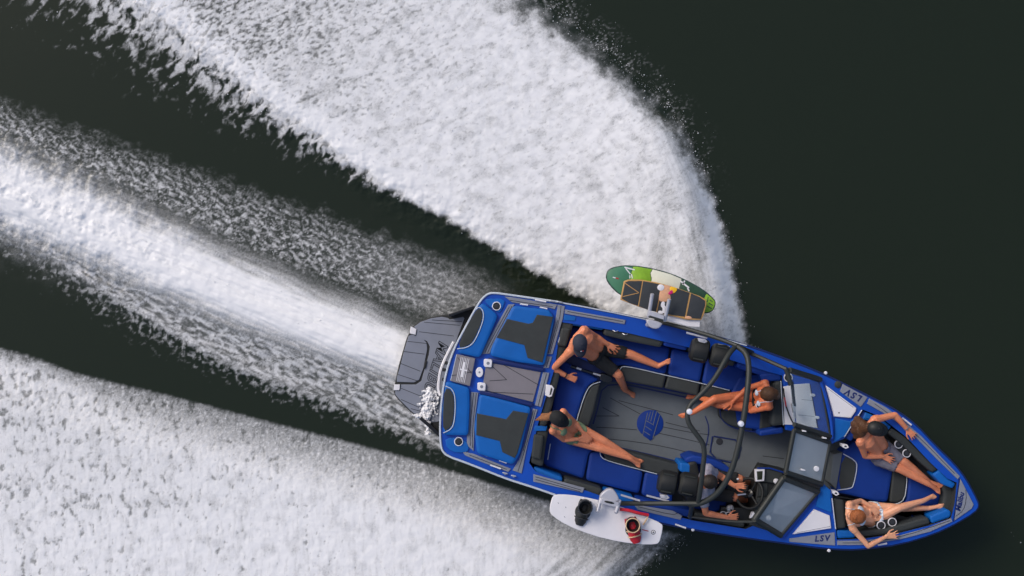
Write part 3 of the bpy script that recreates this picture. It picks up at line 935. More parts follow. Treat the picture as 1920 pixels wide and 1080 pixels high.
# backrests
br = cushion('backrest', [(1048, 600), (1076, 604), (1070, 628), (1046, 690), (1032, 690), (1042, 640)], ZD - .02, ZF, 'charcoal', 1, 0.03)
cushion('headrest_pad', [(1053, 614), (1070, 616), (1062, 650), (1044, 648)], ZD + .03, ZD - .1, 'charcoal', 1, 0.02)
line('headrest_trim', [(1050, 632), (1047, 642)], 1.4, ZD + .03, 'white_pipe', br, FB)
cushion('backrest', [(1034, 692), (1052, 694), (1036, 760), (1024, 800), (1008, 800), (1020, 740)], ZD - .03, ZF, 'charcoal', 1, 0.03)
br2 = cushion('backrest', [(1006, 802), (1030, 802), (1024, 830), (1018, 876), (994, 868), (998, 830)], ZD - .02, ZF, 'charcoal', 1, 0.03)
cushion('headrest_pad', [(1001, 814), (1020, 816), (1014, 862), (996, 858)], ZD + .03, ZD - .1, 'charcoal', 1, 0.02)
prism('corner_block', [(1058, 590), (1080, 594), (1078, 602), (1057, 600)], ZD + .012, ZD - .1, 'vinyl_bright', boat, FB, 0.006)
prism('corner_block', [(1003, 798), (1026, 800), (1024, 808), (1001, 808)], ZD + .012, ZD - .1, 'vinyl_bright', boat, FB, 0.006)
line('backrest_trim', [(1027, 862), (1032, 832)], 1.6, ZS + .03, 'white_pipe', br2, FB)
# side bolsters, port and starboard
for pts, m in (([(1060, 594), (1134, 607), (1132, 620), (1060, 608)], 'vinyl_bright'), ([(1136, 608), (1205, 620), (1246, 632), (1240, 652), (1180, 640), (1130, 628)], 'charcoal'),
               ([(1248, 633), (1290, 644), (1288, 658), (1242, 648)], 'vinyl_blue'), ([(1292, 645), (1380, 670), (1376, 688), (1290, 660)], 'charcoal'),
               ([(1384, 672), (1462, 700), (1460, 714), (1380, 690)], 'vinyl_blue'),
               ([(1000, 874), (1056, 895), (1052, 908), (1002, 890)], 'vinyl_bright'), ([(1058, 896), (1130, 916), (1126, 932), (1056, 909)], 'charcoal'),
               ([(1132, 917), (1190, 932), (1186, 948), (1130, 932)], 'vinyl_bright'), ([(1192, 933), (1300, 958), (1298, 972), (1190, 949)], 'vinyl_blue'),
               ([(1302, 960), (1396, 978), (1396, 990), (1300, 975)], 'charcoal')):
    cushion('side_bolster', pts, ZD - .03, ZS - .2, m, 1, 0.025)
for px, py in ((1154, 619), (1172, 625)):
    pipe('grab_loop', [(px - 5, py + 0, ZD), (px, py + 3, ZD + .03), (px + 5, py + 1, ZD)], 0.7, ZD, 'steel', boat, FB, 1)
# folded table leg between rear and port benches
tl = pipe('table_leg', [(1070, 687), (1127, 705)], 3.0, ZS + .05, 'black_gloss', boat, FB, 0)
pipe('leg_sleeve', [(1081, 690), (1090, 693)], 2.3, ZS + .066, 'steel', tl, FB, 0)
pipe('leg_sleeve', [(1112, 700), (1126, 704)], 2.0, ZS + .066, 'alu', tl, FB, 0)
prism('leg_mount', [(1126, 698), (1150, 706), (1146, 720), (1124, 714)], ZS + .06, ZF, 'black_gloss', tl, FB, 0.01, 1)

# observer seat on the port side, facing aft
ob = seat([(1386, 706), (1440, 700), (1462, 716), (1466, 800), (1440, 808), (1380, 800), (1360, 790), (1356, 766)], 'vinyl_blue', ZS + .01)
seat([(1352, 770), (1380, 764), (1386, 802), (1366, 796), (1354, 786)], 'charcoal', ZS + .014, 1, .02, 'seat_edge')
pipe('seat_trim', [(1350, 750), (1350, 778), (1358, 792), (1378, 804), (1440, 814)], 1.6, ZS - .05, 'deep_blue', ob, FB, 2)
obr = cushion('observer_backrest', [(1452, 716), (1466, 714), (1470, 796), (1446, 800)], ZD + .04, ZF, 'charcoal', 1, .025)
cushion('backrest_wing', [(1424, 702), (1465, 698), (1465, 714), (1430, 716)], ZD - .02, ZF, 'vinyl_blue', 1, .02)
cushion('backrest_wing', [(1424, 808), (1468, 800), (1469, 812), (1424, 818)], ZD - .02, ZF, 'vinyl_blue', 1, .02)
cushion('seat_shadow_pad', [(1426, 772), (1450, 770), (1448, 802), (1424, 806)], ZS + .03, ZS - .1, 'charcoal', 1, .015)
pipe('piping', [(1464, 714), (1469, 797)], 0.9, ZD + .05, 'white_pipe', obr, FB, 0)

# helm seat
hs = seat([(1284, 872), (1300, 862), (1350, 872), (1366, 884), (1362, 950), (1340, 962), (1296, 952)], 'vinyl_blue', ZS + .02)
cushion('helm_backrest', [(1288, 868), (1306, 864), (1314, 900), (1306, 946), (1288, 948), (1284, 905)], ZD - .04, ZF, 'black', 1, .03)
cushion('helm_bolster', [(1283, 860), (1300, 853), (1340, 862), (1362, 872), (1376, 886), (1370, 892), (1340, 876), (1300, 868), (1286, 868)], ZS + .18, ZF, 'vinyl_blue', 1, .02)
cushion('helm_armrest', [(1275, 867), (1297, 870), (1296, 890), (1274, 884)], ZS + .22, ZF, 'vinyl_bright', 1, .015)

# helm console
dash = prism('helm_dash', [(1436, 878), (1474, 886), (1536, 906), (1530, 924), (1500, 962), (1466, 1004), (1404, 984), (1414, 960), (1420, 905)], ZD + .03, ZF, 'black', boat, FB, 0.02)
prism('dash_panel', [(1424, 905), (1440, 906), (1438, 930), (1422, 930)], ZD + .05, ZD, 'charcoal', dash, FB, 0.006)
prism('dash_panel', [(1420, 934), (1436, 932), (1430, 962), (1414, 962)], ZD + .05, ZD, 'charcoal', dash, FB, 0.006)
prism('dash_reflection_panel', [(1460, 913), (1522, 932), (1496, 972), (1449, 962)], ZD + .036, ZD, 'eva', dash, FB, 0.004)  # light-grey panel stands in for the reflection seen over the dash
prism('dash_pod', [(1428, 878), (1468, 884), (1464, 908), (1424, 902)], ZD + .08, ZF + .3, 'charcoal', dash, FB, 0.01)
sc = prism('touch_screen', [(1416, 881), (1434, 880), (1433, 902), (1417, 903)], ZD + .12, ZD + .04, 'white', boat, FB, 0.004)
prism('screen_face', [(1419, 884), (1430, 883), (1429, 899), (1420, 900)], ZD + .124, ZD + .1, 'screen', sc, FB, 0.001)
pipe('dash_edge', [(1420, 878), (1444, 878), (1470, 886)], 1.6, ZD + .09, 'vinyl_blue', dash, FB, 0)
lathe('dash_knob', FB(1455, 902, ZD + .08), [(.035, 0), (.03, .03), (.01, .035)], 'white', dash, 16)
lathe('dash_knob', FB(1441, 971, ZD + .03), [(.035, 0), (.03, .03), (.01, .035)], 'white', dash, 16)
prism('dash_display', [(1410, 961), (1420, 958), (1416, 968), (1406, 972)], ZD + .03, ZD - .05, 'white', dash, FB, 0.003)
prism('side_console', [(1352, 950), (1400, 952), (1414, 962), (1404, 984), (1350, 976)], ZD - .12, ZF, 'black', boat, FB, 0.02)
lathe('throttle_base', FB(1369, 953, ZD - .12), [(.05, 0), (.045, .03), (.02, .05)], 'steel', boat, 16)
pipe('throttle_lever', [(1369, 953, ZD - .1), (1374, 962, ZD + .0), (1378, 968, ZD + .02)], 1.6, ZD, 'black_gloss', boat, FB, 1)
cup_holder(1366, 968, ZD - .115, 8.5); cup_holder(1356, 966, ZD - .115, 7.5)
# steering wheel, tilted towards the helm
wc = FB(1405, 925, ZD + .02)
wax = Vector((-0.62, 0.0, 0.78)).normalized()
ax1 = wax.cross(Vector((0, 1, 0))).normalized(); ax2 = wax.cross(ax1)
ringp = [wc + (ax1 * math.cos(a) + ax2 * math.sin(a)) * 0.19 for a in np.linspace(0, 2 * math.pi, 32, endpoint=False)]
sw = tube('steering_wheel', ringp, 0.018, 'black', boat, 8, True)
for a in (0.4, 2.5, 4.4):
    tube('wheel_spoke', [wc - wax * .02, wc + (ax1 * math.cos(a) + ax2 * math.sin(a)) * 0.185], 0.013, 'steel' if a < 1 else 'black', sw, 6)
lathe('wheel_hub', wc - wax * .03, [(.05, 0), (.05, .03), (.03, .04)], 'black_gloss', sw, 16, wax)
tube('steering_column', [wc - wax * .03, wc - wax * .25], 0.03, 'black', sw, 8)

# port console under the glass
con = prism('port_console', [(1468, 702), (1540, 716), (1556, 796), (1560, 824), (1474, 806)], ZD + .03, ZD - .02, 'gel_blue', boat, FB, 0.012)
prism('glovebox_lid', [(1486, 721), (1518, 719), (1533, 803), (1494, 796)], ZD + .052, ZD, 'white', con, FB, 0.008)
prism('console_tray', [(1469, 725), (1484, 722), (1492, 797), (1471, 796)], ZD + .045, ZD, 'white', con, FB, 0.006)
for a, b in (((1503, 749), (1524, 751)), ((1497, 778), (1528, 781))):
    line('lid_seam', [a, b], 0.8, ZD + .054, 'eva', con, FB)
for px, py in ((1524, 741), (1532, 783)):
    o = prism('lid_latch', [(px - 5, py - 1), (px - 2, py - 3), (px + 4, py - 2), (px + 5, py + 1), (px + 2, py + 3), (px - 4, py + 2)], ZD + .07, ZD, 'white', con, FB, 0.005)
cup_holder(1478, 708, ZD + .035, 8.5)
line('speaker_slot', [(1519, 721), (1534, 803)], 1.0, ZD + .036, 'black', con, FB)
pipe('gas_strut', [(1485, 716, 1.30), (1488, 745, 1.24), (1490, 762, 1.2)], 3.0, 1.2, 'black_gloss', boat, FB, 0)
pipe('strut_rod', [(1489, 758, 1.2), (1492, 784, 1.14)], 1.4, 1.2, 'steel', boat, FB, 0)
prism('strut_mount', [(1485, 757), (1491, 756), (1493, 772), (1488, 774)], 1.22, 1.14, 'steel', boat, FB, 0.004)
pipe('wiper_arm', [(1469, 728), (1471, 745)], 1.3, 1.02, 'black', boat, FB, 0)
pipe('wiper_arm', [(1471, 745), (1474, 762)], 1.4, 1.02, 'red', boat, FB, 0)
pipe('wiper_arm', [(1474, 762), (1481, 782), (1491, 800)], 1.4, 1.02, 'black', boat, FB, 1)

# ------------------------------------------------------------------ windscreen
ZW0, ZW1 = ZD + .06, 1.36
def wf(p, z): return FB(p[0], p[1], z)
def bar(name, a, za, b, zb, rpx, m='tower', parent=boat, sm=None):
    return tube(name, [wf(a, za), wf(b, zb)], rpx / 147.0, m, parent, 8)
ws_front = [(1536, 708), (1545, 735), (1553, 765), (1560, 800), (1560, 822)]
fr_parts = []
frame = tube('windscreen_frame', [wf(p, ZW0) for p in chaikin([tuple(map(float, p)) for p in ws_front], 1, False)], 0.022, 'gel_blue', boat, 8)
def pane(name, q, m, fw):
    """q: four (px,py,z) corners in order; a glass sheet with a frame of four bars"""
    P = [FB(*c) for c in q]
    nrm = (P[1] - P[0]).cross(P[3] - P[0]).normalized() * 0.006
    V = [p for p in P] + [p - nrm for p in P]
    Fc = [(0, 1, 2, 3), (7, 6, 5, 4), (0, 4, 5, 1), (1, 5, 6, 2), (2, 6, 7, 3), (3, 7, 4, 0)]
    g = obj(name, V, Fc, m, boat, 30, False)
    for i in range(4):
        if fw[i]:
            a, b = P[i], P[(i + 1) % 4]
            tube('pane_frame', [a, b], fw[i] / 147.0, 'tower', g, 8)
    return g
# port, centre, starboard: corners aft-outboard, aft-inboard, fore-inboard, fore-outboard
pane('windscreen_pane', [(1480, 694, ZW1), (1489, 796, ZW1), (1557, 818, ZW0), (1538, 712, ZW0)], 'glass_clear', (0, 4.5, 2.0, 5.5))
bar('pane_frame', (1474, 692), ZW1, (1483, 722), ZW1 - .01, 4.6)
pane('windscreen_door', [(1489, 806, ZW1), (1473, 886, ZW1), (1541, 908, ZW0), (1556, 830, ZW0)], 'glass', (4.5, 5.0, 3.5, 4.0))
pane('windscreen_pane', [(1469, 896, ZW1), (1415, 974, ZW1), (1464, 1004, ZW0), (1534, 922, ZW0)], 'glass', (6.0, 5.5, 3.5, 5.5))
pane('windscreen_mullion', [(1489, 794, ZW1), (1489, 808, ZW1), (1556, 832, ZW0 + .004), (1557, 816, ZW0 + .004)], 'tower', (0, 0, 0, 0))
pane('windscreen_mullion', [(1474, 884, ZW1), (1467, 898, ZW1), (1533, 924, ZW0 + .004), (1542, 906, ZW0 + .004)], 'tower', (0, 0, 0, 0))
pipe('screen_moulding', [(1534, 922), (1500, 966), (1468, 1006)], 3.0, ZD + .03, 'gel_blue', boat, FB, 1)
pipe('side_window_frame', [(1475, 692, 1.34), (1430, 672, 1.15), (1396, 658, .98)], 3.6, 1.1, 'tower', boat, FB, 1)
pipe('side_window_frame', [(1412, 978, 1.34), (1370, 978, 1.2), (1320, 972, 1.05), (1290, 968, .95)], 2.6, 1.1, 'tower', boat, FB, 1)
prism('screen_logo', [(1531 + 5 * math.cos(a), 879 + 5 * math.sin(a)) for a in np.linspace(0, 2 * math.pi, 20, endpoint=False)], 1.09, 1.05, 'white', boat, FB, 0.002)
for px, py, z in ((1508, 808, 1.27), (1546, 821, 1.07), (1506, 881, 1.25)):
    prism('pane_latch', [(px - 4, py - 2), (px + 4, py), (px + 4, py + 2), (px - 4, py + 1)], z + .04, z - .02, 'white', boat, FB, 0.003)
# centre bulkhead and foredeck panels
prism('foredeck_panel', [(1566, 784), (1594, 790), (1604, 782), (1584, 818), (1564, 830)], ZD + .02, ZD - .02, 'vinyl_bright', boat, FB, .008)
prism('foredeck_panel', [(1534, 926), (1544, 906), (1557, 920), (1560, 962), (1530, 950)], ZD + .02, ZD - .02, 'vinyl_bright', boat, FB, .008)
hp = prism('deck_hatch', [(1548, 722), (1606, 765), (1605, 771), (1596, 784), (1564, 781)], ZD + .035, ZD - .01, 'white', boat, FB, 0.012)
lathe('hatch_screw', FB(1573, 774, ZD + .035), [(.009, 0), (.009, .003)], 'black', hp, 10)
line('lid_seam', [(1553, 729), (1600, 764)], 0.8, ZD + .0365, 'eva', hp, FB)
hq = prism('deck_hatch', [(1527, 955), (1556, 967), (1559, 991), (1487, 1002)], ZD + .035, ZD - .01, 'white', boat, FB, 0.012)
line('lid_seam', [(1494, 999), (1557, 987)], 0.8, ZD + .0365, 'eva', hq, FB)
lp = prism('name_plate', [(1580, 720), (1627, 745), (1614, 763), (1575, 734)], ZD + .012, ZD - .01, 'eva', boat, FB, 0.004)
text('plate_lettering', 'LSV', 1601, 741, (-0.89, -0.45), 17, ZD + .0135, 'deep_blue', lp, FB, 0.2, .0015, 1.35, .0035)
lq = prism('name_plate', [(1480, 1010), (1565, 998), (1566, 1023), (1480, 1016)], ZD + .012, ZD - .01, 'eva', boat, FB, 0.004)
text('plate_lettering', 'LSV', 1541, 1010, (1, -0.06), 15, ZD + .0135, 'deep_blue', lq, FB, 0.2, .0015, 1.3, .0035)
lathe('fuel_cap', FB(1571, 721, ZD), [(.045, 0), (.045, .012), (.036, .018)], 'charcoal', boat, 18)

# ------------------------------------------------------------------ bow lounge
ZB = 0.60
prism('bow_floor', [(1570, 850), (1640, 800), (1700, 840), (1780, 905), (1776, 955), (1690, 990), (1572, 1000), (1566, 925)], ZB - .2, ZF - .01, 'deep_blue', boat, FB, 0.01)
bc = cushion('bow_cushion', [(1588, 838), (1616, 818), (1672, 862), (1674, 884), (1664, 942), (1640, 940), (1592, 928), (1566, 924), (1576, 850)], ZB, ZB - .3, 'vinyl_blue', 1, .03)
prism('cushion_panel', [(1580, 853), (1602, 864), (1606, 874), (1599, 911), (1594, 914), (1571, 918)], ZB + .0135, ZB - .1, 'charcoal', bc, FB, .006, 1)
pipe('piping', [(1581, 851), (1603, 863), (1608, 874), (1600, 912), (1594, 916), (1570, 919)], .9, ZB + .012, 'white_pipe', bc, FB, 1)
prism('bow_walkthrough_pad', [(1562, 852), (1580, 848), (1568, 918), (1556, 905)], ZB + .02, ZB - .3, 'eva_floor', boat, FB, .01)
cushion('bow_cushion', [(1676, 864), (1700, 878), (1701, 894), (1696, 934), (1684, 943), (1668, 942)], ZB + .004, ZB - .3, 'charcoal', 1, .02)
pipe('piping', [(1701, 882), (1700, 910), (1696, 936), (1684, 945), (1664, 945)], .9, ZB + .016, 'white_pipe', bc, FB, 1)
cushion('bow_cushion', [(1705, 880), (1756, 908), (1764, 930), (1756, 958), (1700, 962), (1690, 950), (1700, 938)], ZB, ZB - .3, 'vinyl_blue', 1, .03)
cushion('bow_seat', [(1596, 806), (1622, 776), (1660, 796), (1700, 832), (1750, 880), (1772, 902), (1752, 904), (1700, 872), (1672, 858), (1620, 816)], ZB - .002, ZB - .3, 'black', 1, .02)
cushion('bow_seat', [(1564, 928), (1640, 944), (1668, 954), (1700, 966), (1756, 962), (1776, 956), (1738, 980), (1680, 996), (1572, 1008)], ZB - .002, ZB - .3, 'black', 1, .02)
cushion('bow_front_pad', [(1764, 902), (1792, 908), (1788, 944), (1784, 962), (1762, 958), (1770, 930)], ZB + .12, ZB - .3, 'charcoal', 1, .03)
for pts, m in (([(1622, 772), (1650, 784), (1672, 800), (1664, 808), (1640, 792), (1616, 786)], 'vinyl_bright'),
               ([(1672, 802), (1700, 822), (1745, 868), (1758, 880), (1748, 886), (1724, 866), (1690, 832), (1664, 812)], 'charcoal'),
               ([(1762, 880), (1778, 898), (1792, 907), (1786, 916), (1766, 908), (1748, 890)], 'vinyl_bright'),
               ([(1568, 994), (1600, 996), (1604, 1008), (1570, 1010)], 'vinyl_bright'),
               ([(1606, 996), (1660, 992), (1720, 974), (1740, 970), (1744, 982), (1680, 1000), (1608, 1008)], 'charcoal'),
               ([(1743, 968), (1776, 954), (1784, 960), (1782, 970), (1747, 982)], 'vinyl_bright')):
    cushion('bow_bolster', pts, ZD - .02, ZB - .1, m, 1, .02)
cushion('bow_backrest', [(1584, 820), (1618, 770), (1630, 776), (1596, 828)], ZD - .03, ZB - .1, 'vinyl_blue', 1, .02)
cushion('bow_backrest', [(1562, 934), (1582, 938), (1586, 990), (1568, 992)], ZD - .03, ZB - .1, 'charcoal', 1, .02)
for px, py in ((1730, 840 + 8), (1712, 975)):
    prism('bow_speaker', [(px - 6, py + 8), (px, py - 8), (px + 8, py + 2), (px + 4, py + 10)], ZB + .06, ZB - .1, 'vinyl_blue', boat, FB, .01)
pipe('bow_trim', [(1616, 769), (1583, 819)], 1.1, ZD + .012, 'white_pipe', boat, FB, 0)
pipe('bow_trim', [(1560, 934), (1567, 992)], 1.1, ZD + .012, 'white_pipe', boat, FB, 0)
for px, py in ((1585, 836), (1567, 924)):
    o = prism('door_latch', [(px - 6, py - 4), (px + 4, py - 2), (px + 7, py + 3), (px + 1, py + 6), (px - 5, py + 2)], ZD + .06, ZD - .1, 'white', boat, FB, .006)
    prism('latch_slot', [(px - 1, py - 1), (px + 3, py), (px + 2, py + 3), (px - 2, py + 2)], ZD + .064, ZD, 'charcoal', o, FB, .001)
for px, py in ((1685, 833), (1700, 850)): cup_holder(px, py, ZD - .06, 8.0)
for px, py in ((1652, 985), (1673, 979)): cup_holder(px, py, ZD - .06, 8.4)
for px, py in ((1692, 842), (1662, 982)):
    prism('cup_block', [(px - 18, py - 10), (px - 6, py - 20), (px + 20, py + 10), (px + 8, py + 20)] if py < 900 else [(px - 21, py - 4), (px + 17, py - 14), (px + 21, py + 3), (px - 17, py + 14)], ZD - .068, ZB - .2, 'black', boat, FB, .01)
bt = prism('bow_tip_pad', [(1801, 898), (1826, 946), (1822, 954), (1790, 976), (1795, 940)], ZD + .016, ZD - .01, 'eva', boat, FB, .005)
text('bow_lettering', 'Malibu', 1800, 941, (0.22, -0.97), 13.5, ZD + .0175, 'deep_blue', bt, FB, .2, .0015, 1.0, .003)
line('pad_line', [(1811, 918), (1812, 938), (1806, 958), (1792, 968)], 1.0, ZD + .018, 'groove', bt, FB, 1)
line('pad_line', [(1799, 898), (1788, 978)], 2.0, ZD + .008, 'deep_blue', boat, FB)
s_ = strip([(1630, 747), (1662, 764), (1700, 794), (1728, 818), (1764, 856), (1800, 893), (1796, 899), (1756, 860), (1722, 825), (1694, 800), (1656, 774), (1626, 757)])
line('strip_line', [(1640, 757), (1700, 800), (1730, 826), (1790, 888)], 1.0, ZD + .018, 'groove', s_, FB, 1)
s_ = strip([(1570, 1014), (1620, 1014), (1688, 1004), (1740, 990), (1784, 972), (1786, 978), (1744, 997), (1690, 1011), (1622, 1022), (1570, 1022)])
line('strip_line', [(1580, 1018), (1622, 1018), (1690, 1007), (1782, 976)], 1.0, ZD + .018, 'groove', s_, FB, 1)
for a, b in (((1692, 784), (1709, 797)), ((1646, 1022), (1663, 1019)), ((1266, 983), (1286, 990))):
    pipe('grab_handle', [a, b], 1.7, ZD + .03, 'white', boat, FB, 0)
for px, py in ((1548, 699), (1554, 1032), (1299, 993)):
    lathe('nav_light', FB(px, py, ZD - .03), [(.022, 0), (.02, .015), (.01, .02)], 'white', boat, 12)

# ------------------------------------------------------------------ tower, racks and speakers
def tp(pts, r, name='tower_tube', n=2):
    P = chaikin([tuple(map(float, p)) for p in pts], n, False)
    return tube(name, [FB(*p) for p in P], r, 'tower', boat, 10)
tp([(1379, 650, 1.50), (1366, 664, 1.62), (1340, 712, 1.72), (1312, 742, 1.74), (1290, 762, 1.75), (1288, 790, 1.75), (1304, 812, 1.75), (1322, 836, 1.74), (1318, 880, 1.72), (1312, 925, 1.58), (1309, 944, 1.45)], 0.031)
tp([(1382, 649, 1.50), (1400, 662, 1.60), (1405, 690, 1.68), (1402, 730, 1.74), (1394, 790, 1.76), (1382, 850, 1.74), (1368, 893, 1.70), (1346, 926, 1.60), (1318, 943, 1.48), (1298, 946, 1.42)], 0.036)
tp([(1382, 648, 1.52), (1340, 632, 1.38), (1290, 617, 1.22), (1228, 601, 0.93)], 0.026)
tp([(1310, 944, 1.46), (1260, 944, 1.36), (1200, 944, 1.20), (1150, 944, 0.93)], 0.030)
tp([(1384, 650, 1.5), (1400, 657, 1.2), (1410, 661, .93)], 0.03)
tp([(1298, 946, 1.42), (1296, 956, 1.15), (1294, 970, .9)], 0.03)
for px, py, z in ((1293, 772, 1.80), (1390, 795, 1.82)):
    lathe('tower_light', FB(px, py, z), [(.036, -.05), (.036, 0), (.030, .018), (.014, .026)], 'lamp', boat, 18)
def speaker(c, ax, L, r):
    ax = Vector(ax).normalized()
    o = lathe('tower_speaker', Vector(c) - ax * L / 2, [(r * .72, 0), (r * .95, .03), (r, .07), (r, L - .05), (r * .96, L - .02), (r * .8, L), (r * .72, L - .03), (r * .2, L - .03)], 'black', boat, 20, ax)
    for sgn in (-1, 1):
        side = ax.cross(Vector((0, 0, 1))).normalized() * r * .72 * sgn
        tube('speaker_clamp', [Vector(c) + side + Vector((0, 0, r * .72)) - ax * .07, Vector(c) + side + Vector((0, 0, r * .72)) + ax * .06], .012, 'tower', o, 6)
    return o
for px, py, z in ((1311, 657, 1.18), (1349, 667, 1.24), (1251, 904, 1.2), (1290, 908, 1.26)):
    speaker(FB(px, py, z), (1, 0.05, 0), 0.23, 0.15)
for a, b in (((1287, 624), (1326, 634)), ((1346, 646), (1368, 651)), ((1164, 928), (1200, 939)), ((1212, 929), (1254, 940))):
    pipe('tower_handle', [a, b], 1.9, 1.28, 'alu', boat, FB, 0)
for px, py in ((1317, 638), (1246, 931)):
    o = prism('rack_clamp', [(px - 8, py - 4), (px + 6, py - 2), (px + 10, py + 3), (px + 4, py + 6), (px - 7, py + 3)], 1.30, 1.2, 'alu', boat, FB, .008)
    lathe('clamp_bolt', FB(px + 1, py, 1.30), [(.014, 0), (.014, .01)], 'steel', o, 8)
def rack(base, forks, zb, slot):
    o = prism('board_rack', base, zb, zb - .10, 'alu', boat, FB, .014, 1)
    for a, b in forks:
        tube('rack_fork', [FB(a[0], a[1], zb - .05), FB(b[0], b[1], zb + .05)], 0.024, 'alu', o, 8)
    if slot:
        prism('rack_slot', slot, zb + .004, zb - .04, 'black', o, FB, .002)
    tube('rack_stay', [FB(sum(p[0] for p in base) / len(base), sum(p[1] for p in base) / len(base), zb - .08), FB(base[-1][0], base[-1][1], ZD)], 0.03, 'alu', o, 8)
    return o
r1 = rack([(1211, 596), (1242, 605), (1241, 610), (1234, 617), (1222, 616), (1214, 609)], [((1216, 595), (1223, 551)), ((1246, 602), (1255, 561))], 1.34, None)
prism('rack_crossbar', [(1217, 582), (1246, 592), (1245, 600), (1215, 592)], 1.35, 1.28, 'alu', r1, FB, .006)
prism('rack_crossbar', [(1218, 591), (1244, 599), (1243, 602), (1216, 595)], 1.352, 1.28, 'tower', r1, FB, .004)
r2 = rack([(1124, 930), (1136, 918), (1146, 916), (1153, 920), (1161, 934), (1160, 942), (1127, 936)], [((1128, 930), (1120, 960)), ((1162, 938), (1155, 962))], 1.34, None)
prism('rack_crossbar', [(1128, 934), (1161, 942), (1158, 952), (1126, 944)], 1.36, 1.28, 'alu', r2, FB, .006)
prism('rack_slot', [(1134, 938), (1152, 942), (1151, 946), (1133, 942)], 1.365, 1.3, 'black', r2, FB, .003, 1)

# ================================================================== BOARDS IN THE RACKS
def top(name, px, py, z, label, cat, group=None):
    o = empty(name, W(px, py, z))
    tag(o, label, cat, group)
    o.location.z = 0.0; o['zb'] = z
    return o, Frame(o.location)

# green surfboard, lower of the two
gb, FG = top('surfboard', 1238, 545, 1.10, 'green and cream wakesurf board lying under the black-decked board in the rack', 'surfboard')
G_OUT = [(1136, 523), (1137, 511), (1142, 504), (1152, 500), (1170, 497), (1195, 498), (1225, 503), (1258, 512), (1290, 526), (1318, 542), (1334, 555), (1342, 564), (1342, 572), (1338, 582), (1330, 587), (1320, 588), (1290, 584), (1240, 578), (1190, 566), (1160, 552), (1144, 536)]
ZG = 1.13
prism('board_core', G_OUT, ZG, ZG - .05, 'b_edge', gb, FG, .014, 1)
prism('deck_tail', [(1138, 523), (1139, 511), (1144, 506), (1153, 502), (1170, 499), (1186, 500), (1181, 520), (1186, 545), (1184, 562), (1160, 549), (1146, 535)], ZG + .004, ZG - .01, 'b_green', gb, FG, .002, 0)
prism('deck_lime', [(1187, 500), (1195, 500), (1223, 505), (1219, 512), (1221, 522), (1218, 545), (1218, 570), (1190, 563), (1187, 545), (1182, 520)], ZG + .004, ZG - .01, 'b_lime', gb, FG, .002, 0)
prism('deck_cream', [(1224, 505), (1257, 514), (1278, 523), (1272, 545), (1266, 578), (1240, 576), (1219, 570), (1219, 545), (1222, 522), (1220, 512)], ZG + .004, ZG - .01, 'b_cream', gb, FG, .002, 0)
prism('deck_dark', [(1279, 523), (1289, 528), (1317, 544), (1324, 550), (1312, 566), (1306, 584), (1290, 582), (1267, 578), (1273, 545)], ZG + .004, ZG - .01, 'b_dgreen', gb, FG, .002, 0)
prism('deck_nose', [(1325, 551), (1333, 557), (1340, 565), (1340, 572), (1336, 581), (1329, 585), (1320, 586), (1307, 584), (1313, 566)], ZG + .004, ZG - .01, 'b_lime', gb, FG, .002, 0)
for a, b, w in (((1171, 501), (1190, 506), 2.4), ((1173, 503), (1182, 514), 2.0), ((1184, 514), (1186, 522), 2.0), ((1181, 516), (1181, 522), 2.0), ((1276, 527), (1292, 540), 3.0), ((1284, 526), (1280, 534), 2.5), ((1289, 540), (1292, 546), 2.5)):
    line('board_mark', [a, b], w, ZG + .006, 'white', gb, FG)
for a, b in (((1322, 554), (1318, 562)), ((1328, 557), (1326, 566)), ((1331, 562), (1336, 566)), ((1329, 568), (1337, 573)), ((1326, 574), (1335, 579))):
    line('board_mark', [a, b], 1.6, ZG + .006, 'b_dgreen', gb, FG)
line('board_mark', [(1149, 520), (1154, 521)], 2.0, ZG + .006, 'white', gb, FG)
line('board_mark', [(1155, 521.5), (1160, 522.5)], 2.4, ZG + .006, 'red', gb, FG)

# black-decked board with a wooden rail, on top
kb, FK = top('wakesurf_board', 1245, 565, 1.2, 'black-decked wakesurf board with wooden rail strapped on top in the rack', 'wakesurf board')
ZK = 1.25
prism('board_core', [(1163, 562), (1167, 542), (1170, 527), (1178, 524), (1200, 524), (1230, 529), (1260, 537), (1290, 547), (1312, 555), (1324, 562), (1325, 570), (1320, 590), (1315, 600), (1290, 600), (1240, 588), (1200, 576)], ZK, ZK - .035, 'wood', kb, FK, .008, 0)
pads = [[(1166, 560), (1169, 545), (1172, 530), (1178, 527), (1204, 527), (1196, 573), (1180, 568)],
        [(1206, 527), (1228, 531), (1240, 534), (1230, 585), (1212, 580), (1198, 574)],
        [(1242, 534), (1270, 541), (1293, 549), (1284, 594), (1256, 590), (1232, 586)],
        [(1296, 550), (1312, 557), (1322, 564), (1322, 572), (1317, 588), (1314, 598), (1300, 597), (1287, 594)]]
for p in pads:
    prism('grip_pad', p, ZK + .006, ZK - .01, 'grip', kb, FK, .003)
for a, b in (((1172, 531), (1198, 549)), ((1198, 549), (1168, 556))):
    line('board_mark', [a, b], 1.2, ZK + .008, 'wood', kb, FK)
prism('print_patch', [(1236, 552), (1240, 536), (1250, 534), (1258, 537), (1256, 550), (1258, 562), (1248, 566), (1235, 565)], ZK + .009, ZK, 'peach', kb, FK, .001, 1)
prism('print_patch', [(1255, 537), (1268, 539), (1270, 544), (1264, 550), (1257, 550)], ZK + .011, ZK, 'yellow', kb, FK, .001, 1)
prism('print_patch', [(1252, 550), (1259, 543), (1262, 546), (1262, 550), (1255, 553)], ZK + .013, ZK, 'magenta', kb, FK, .001, 1)
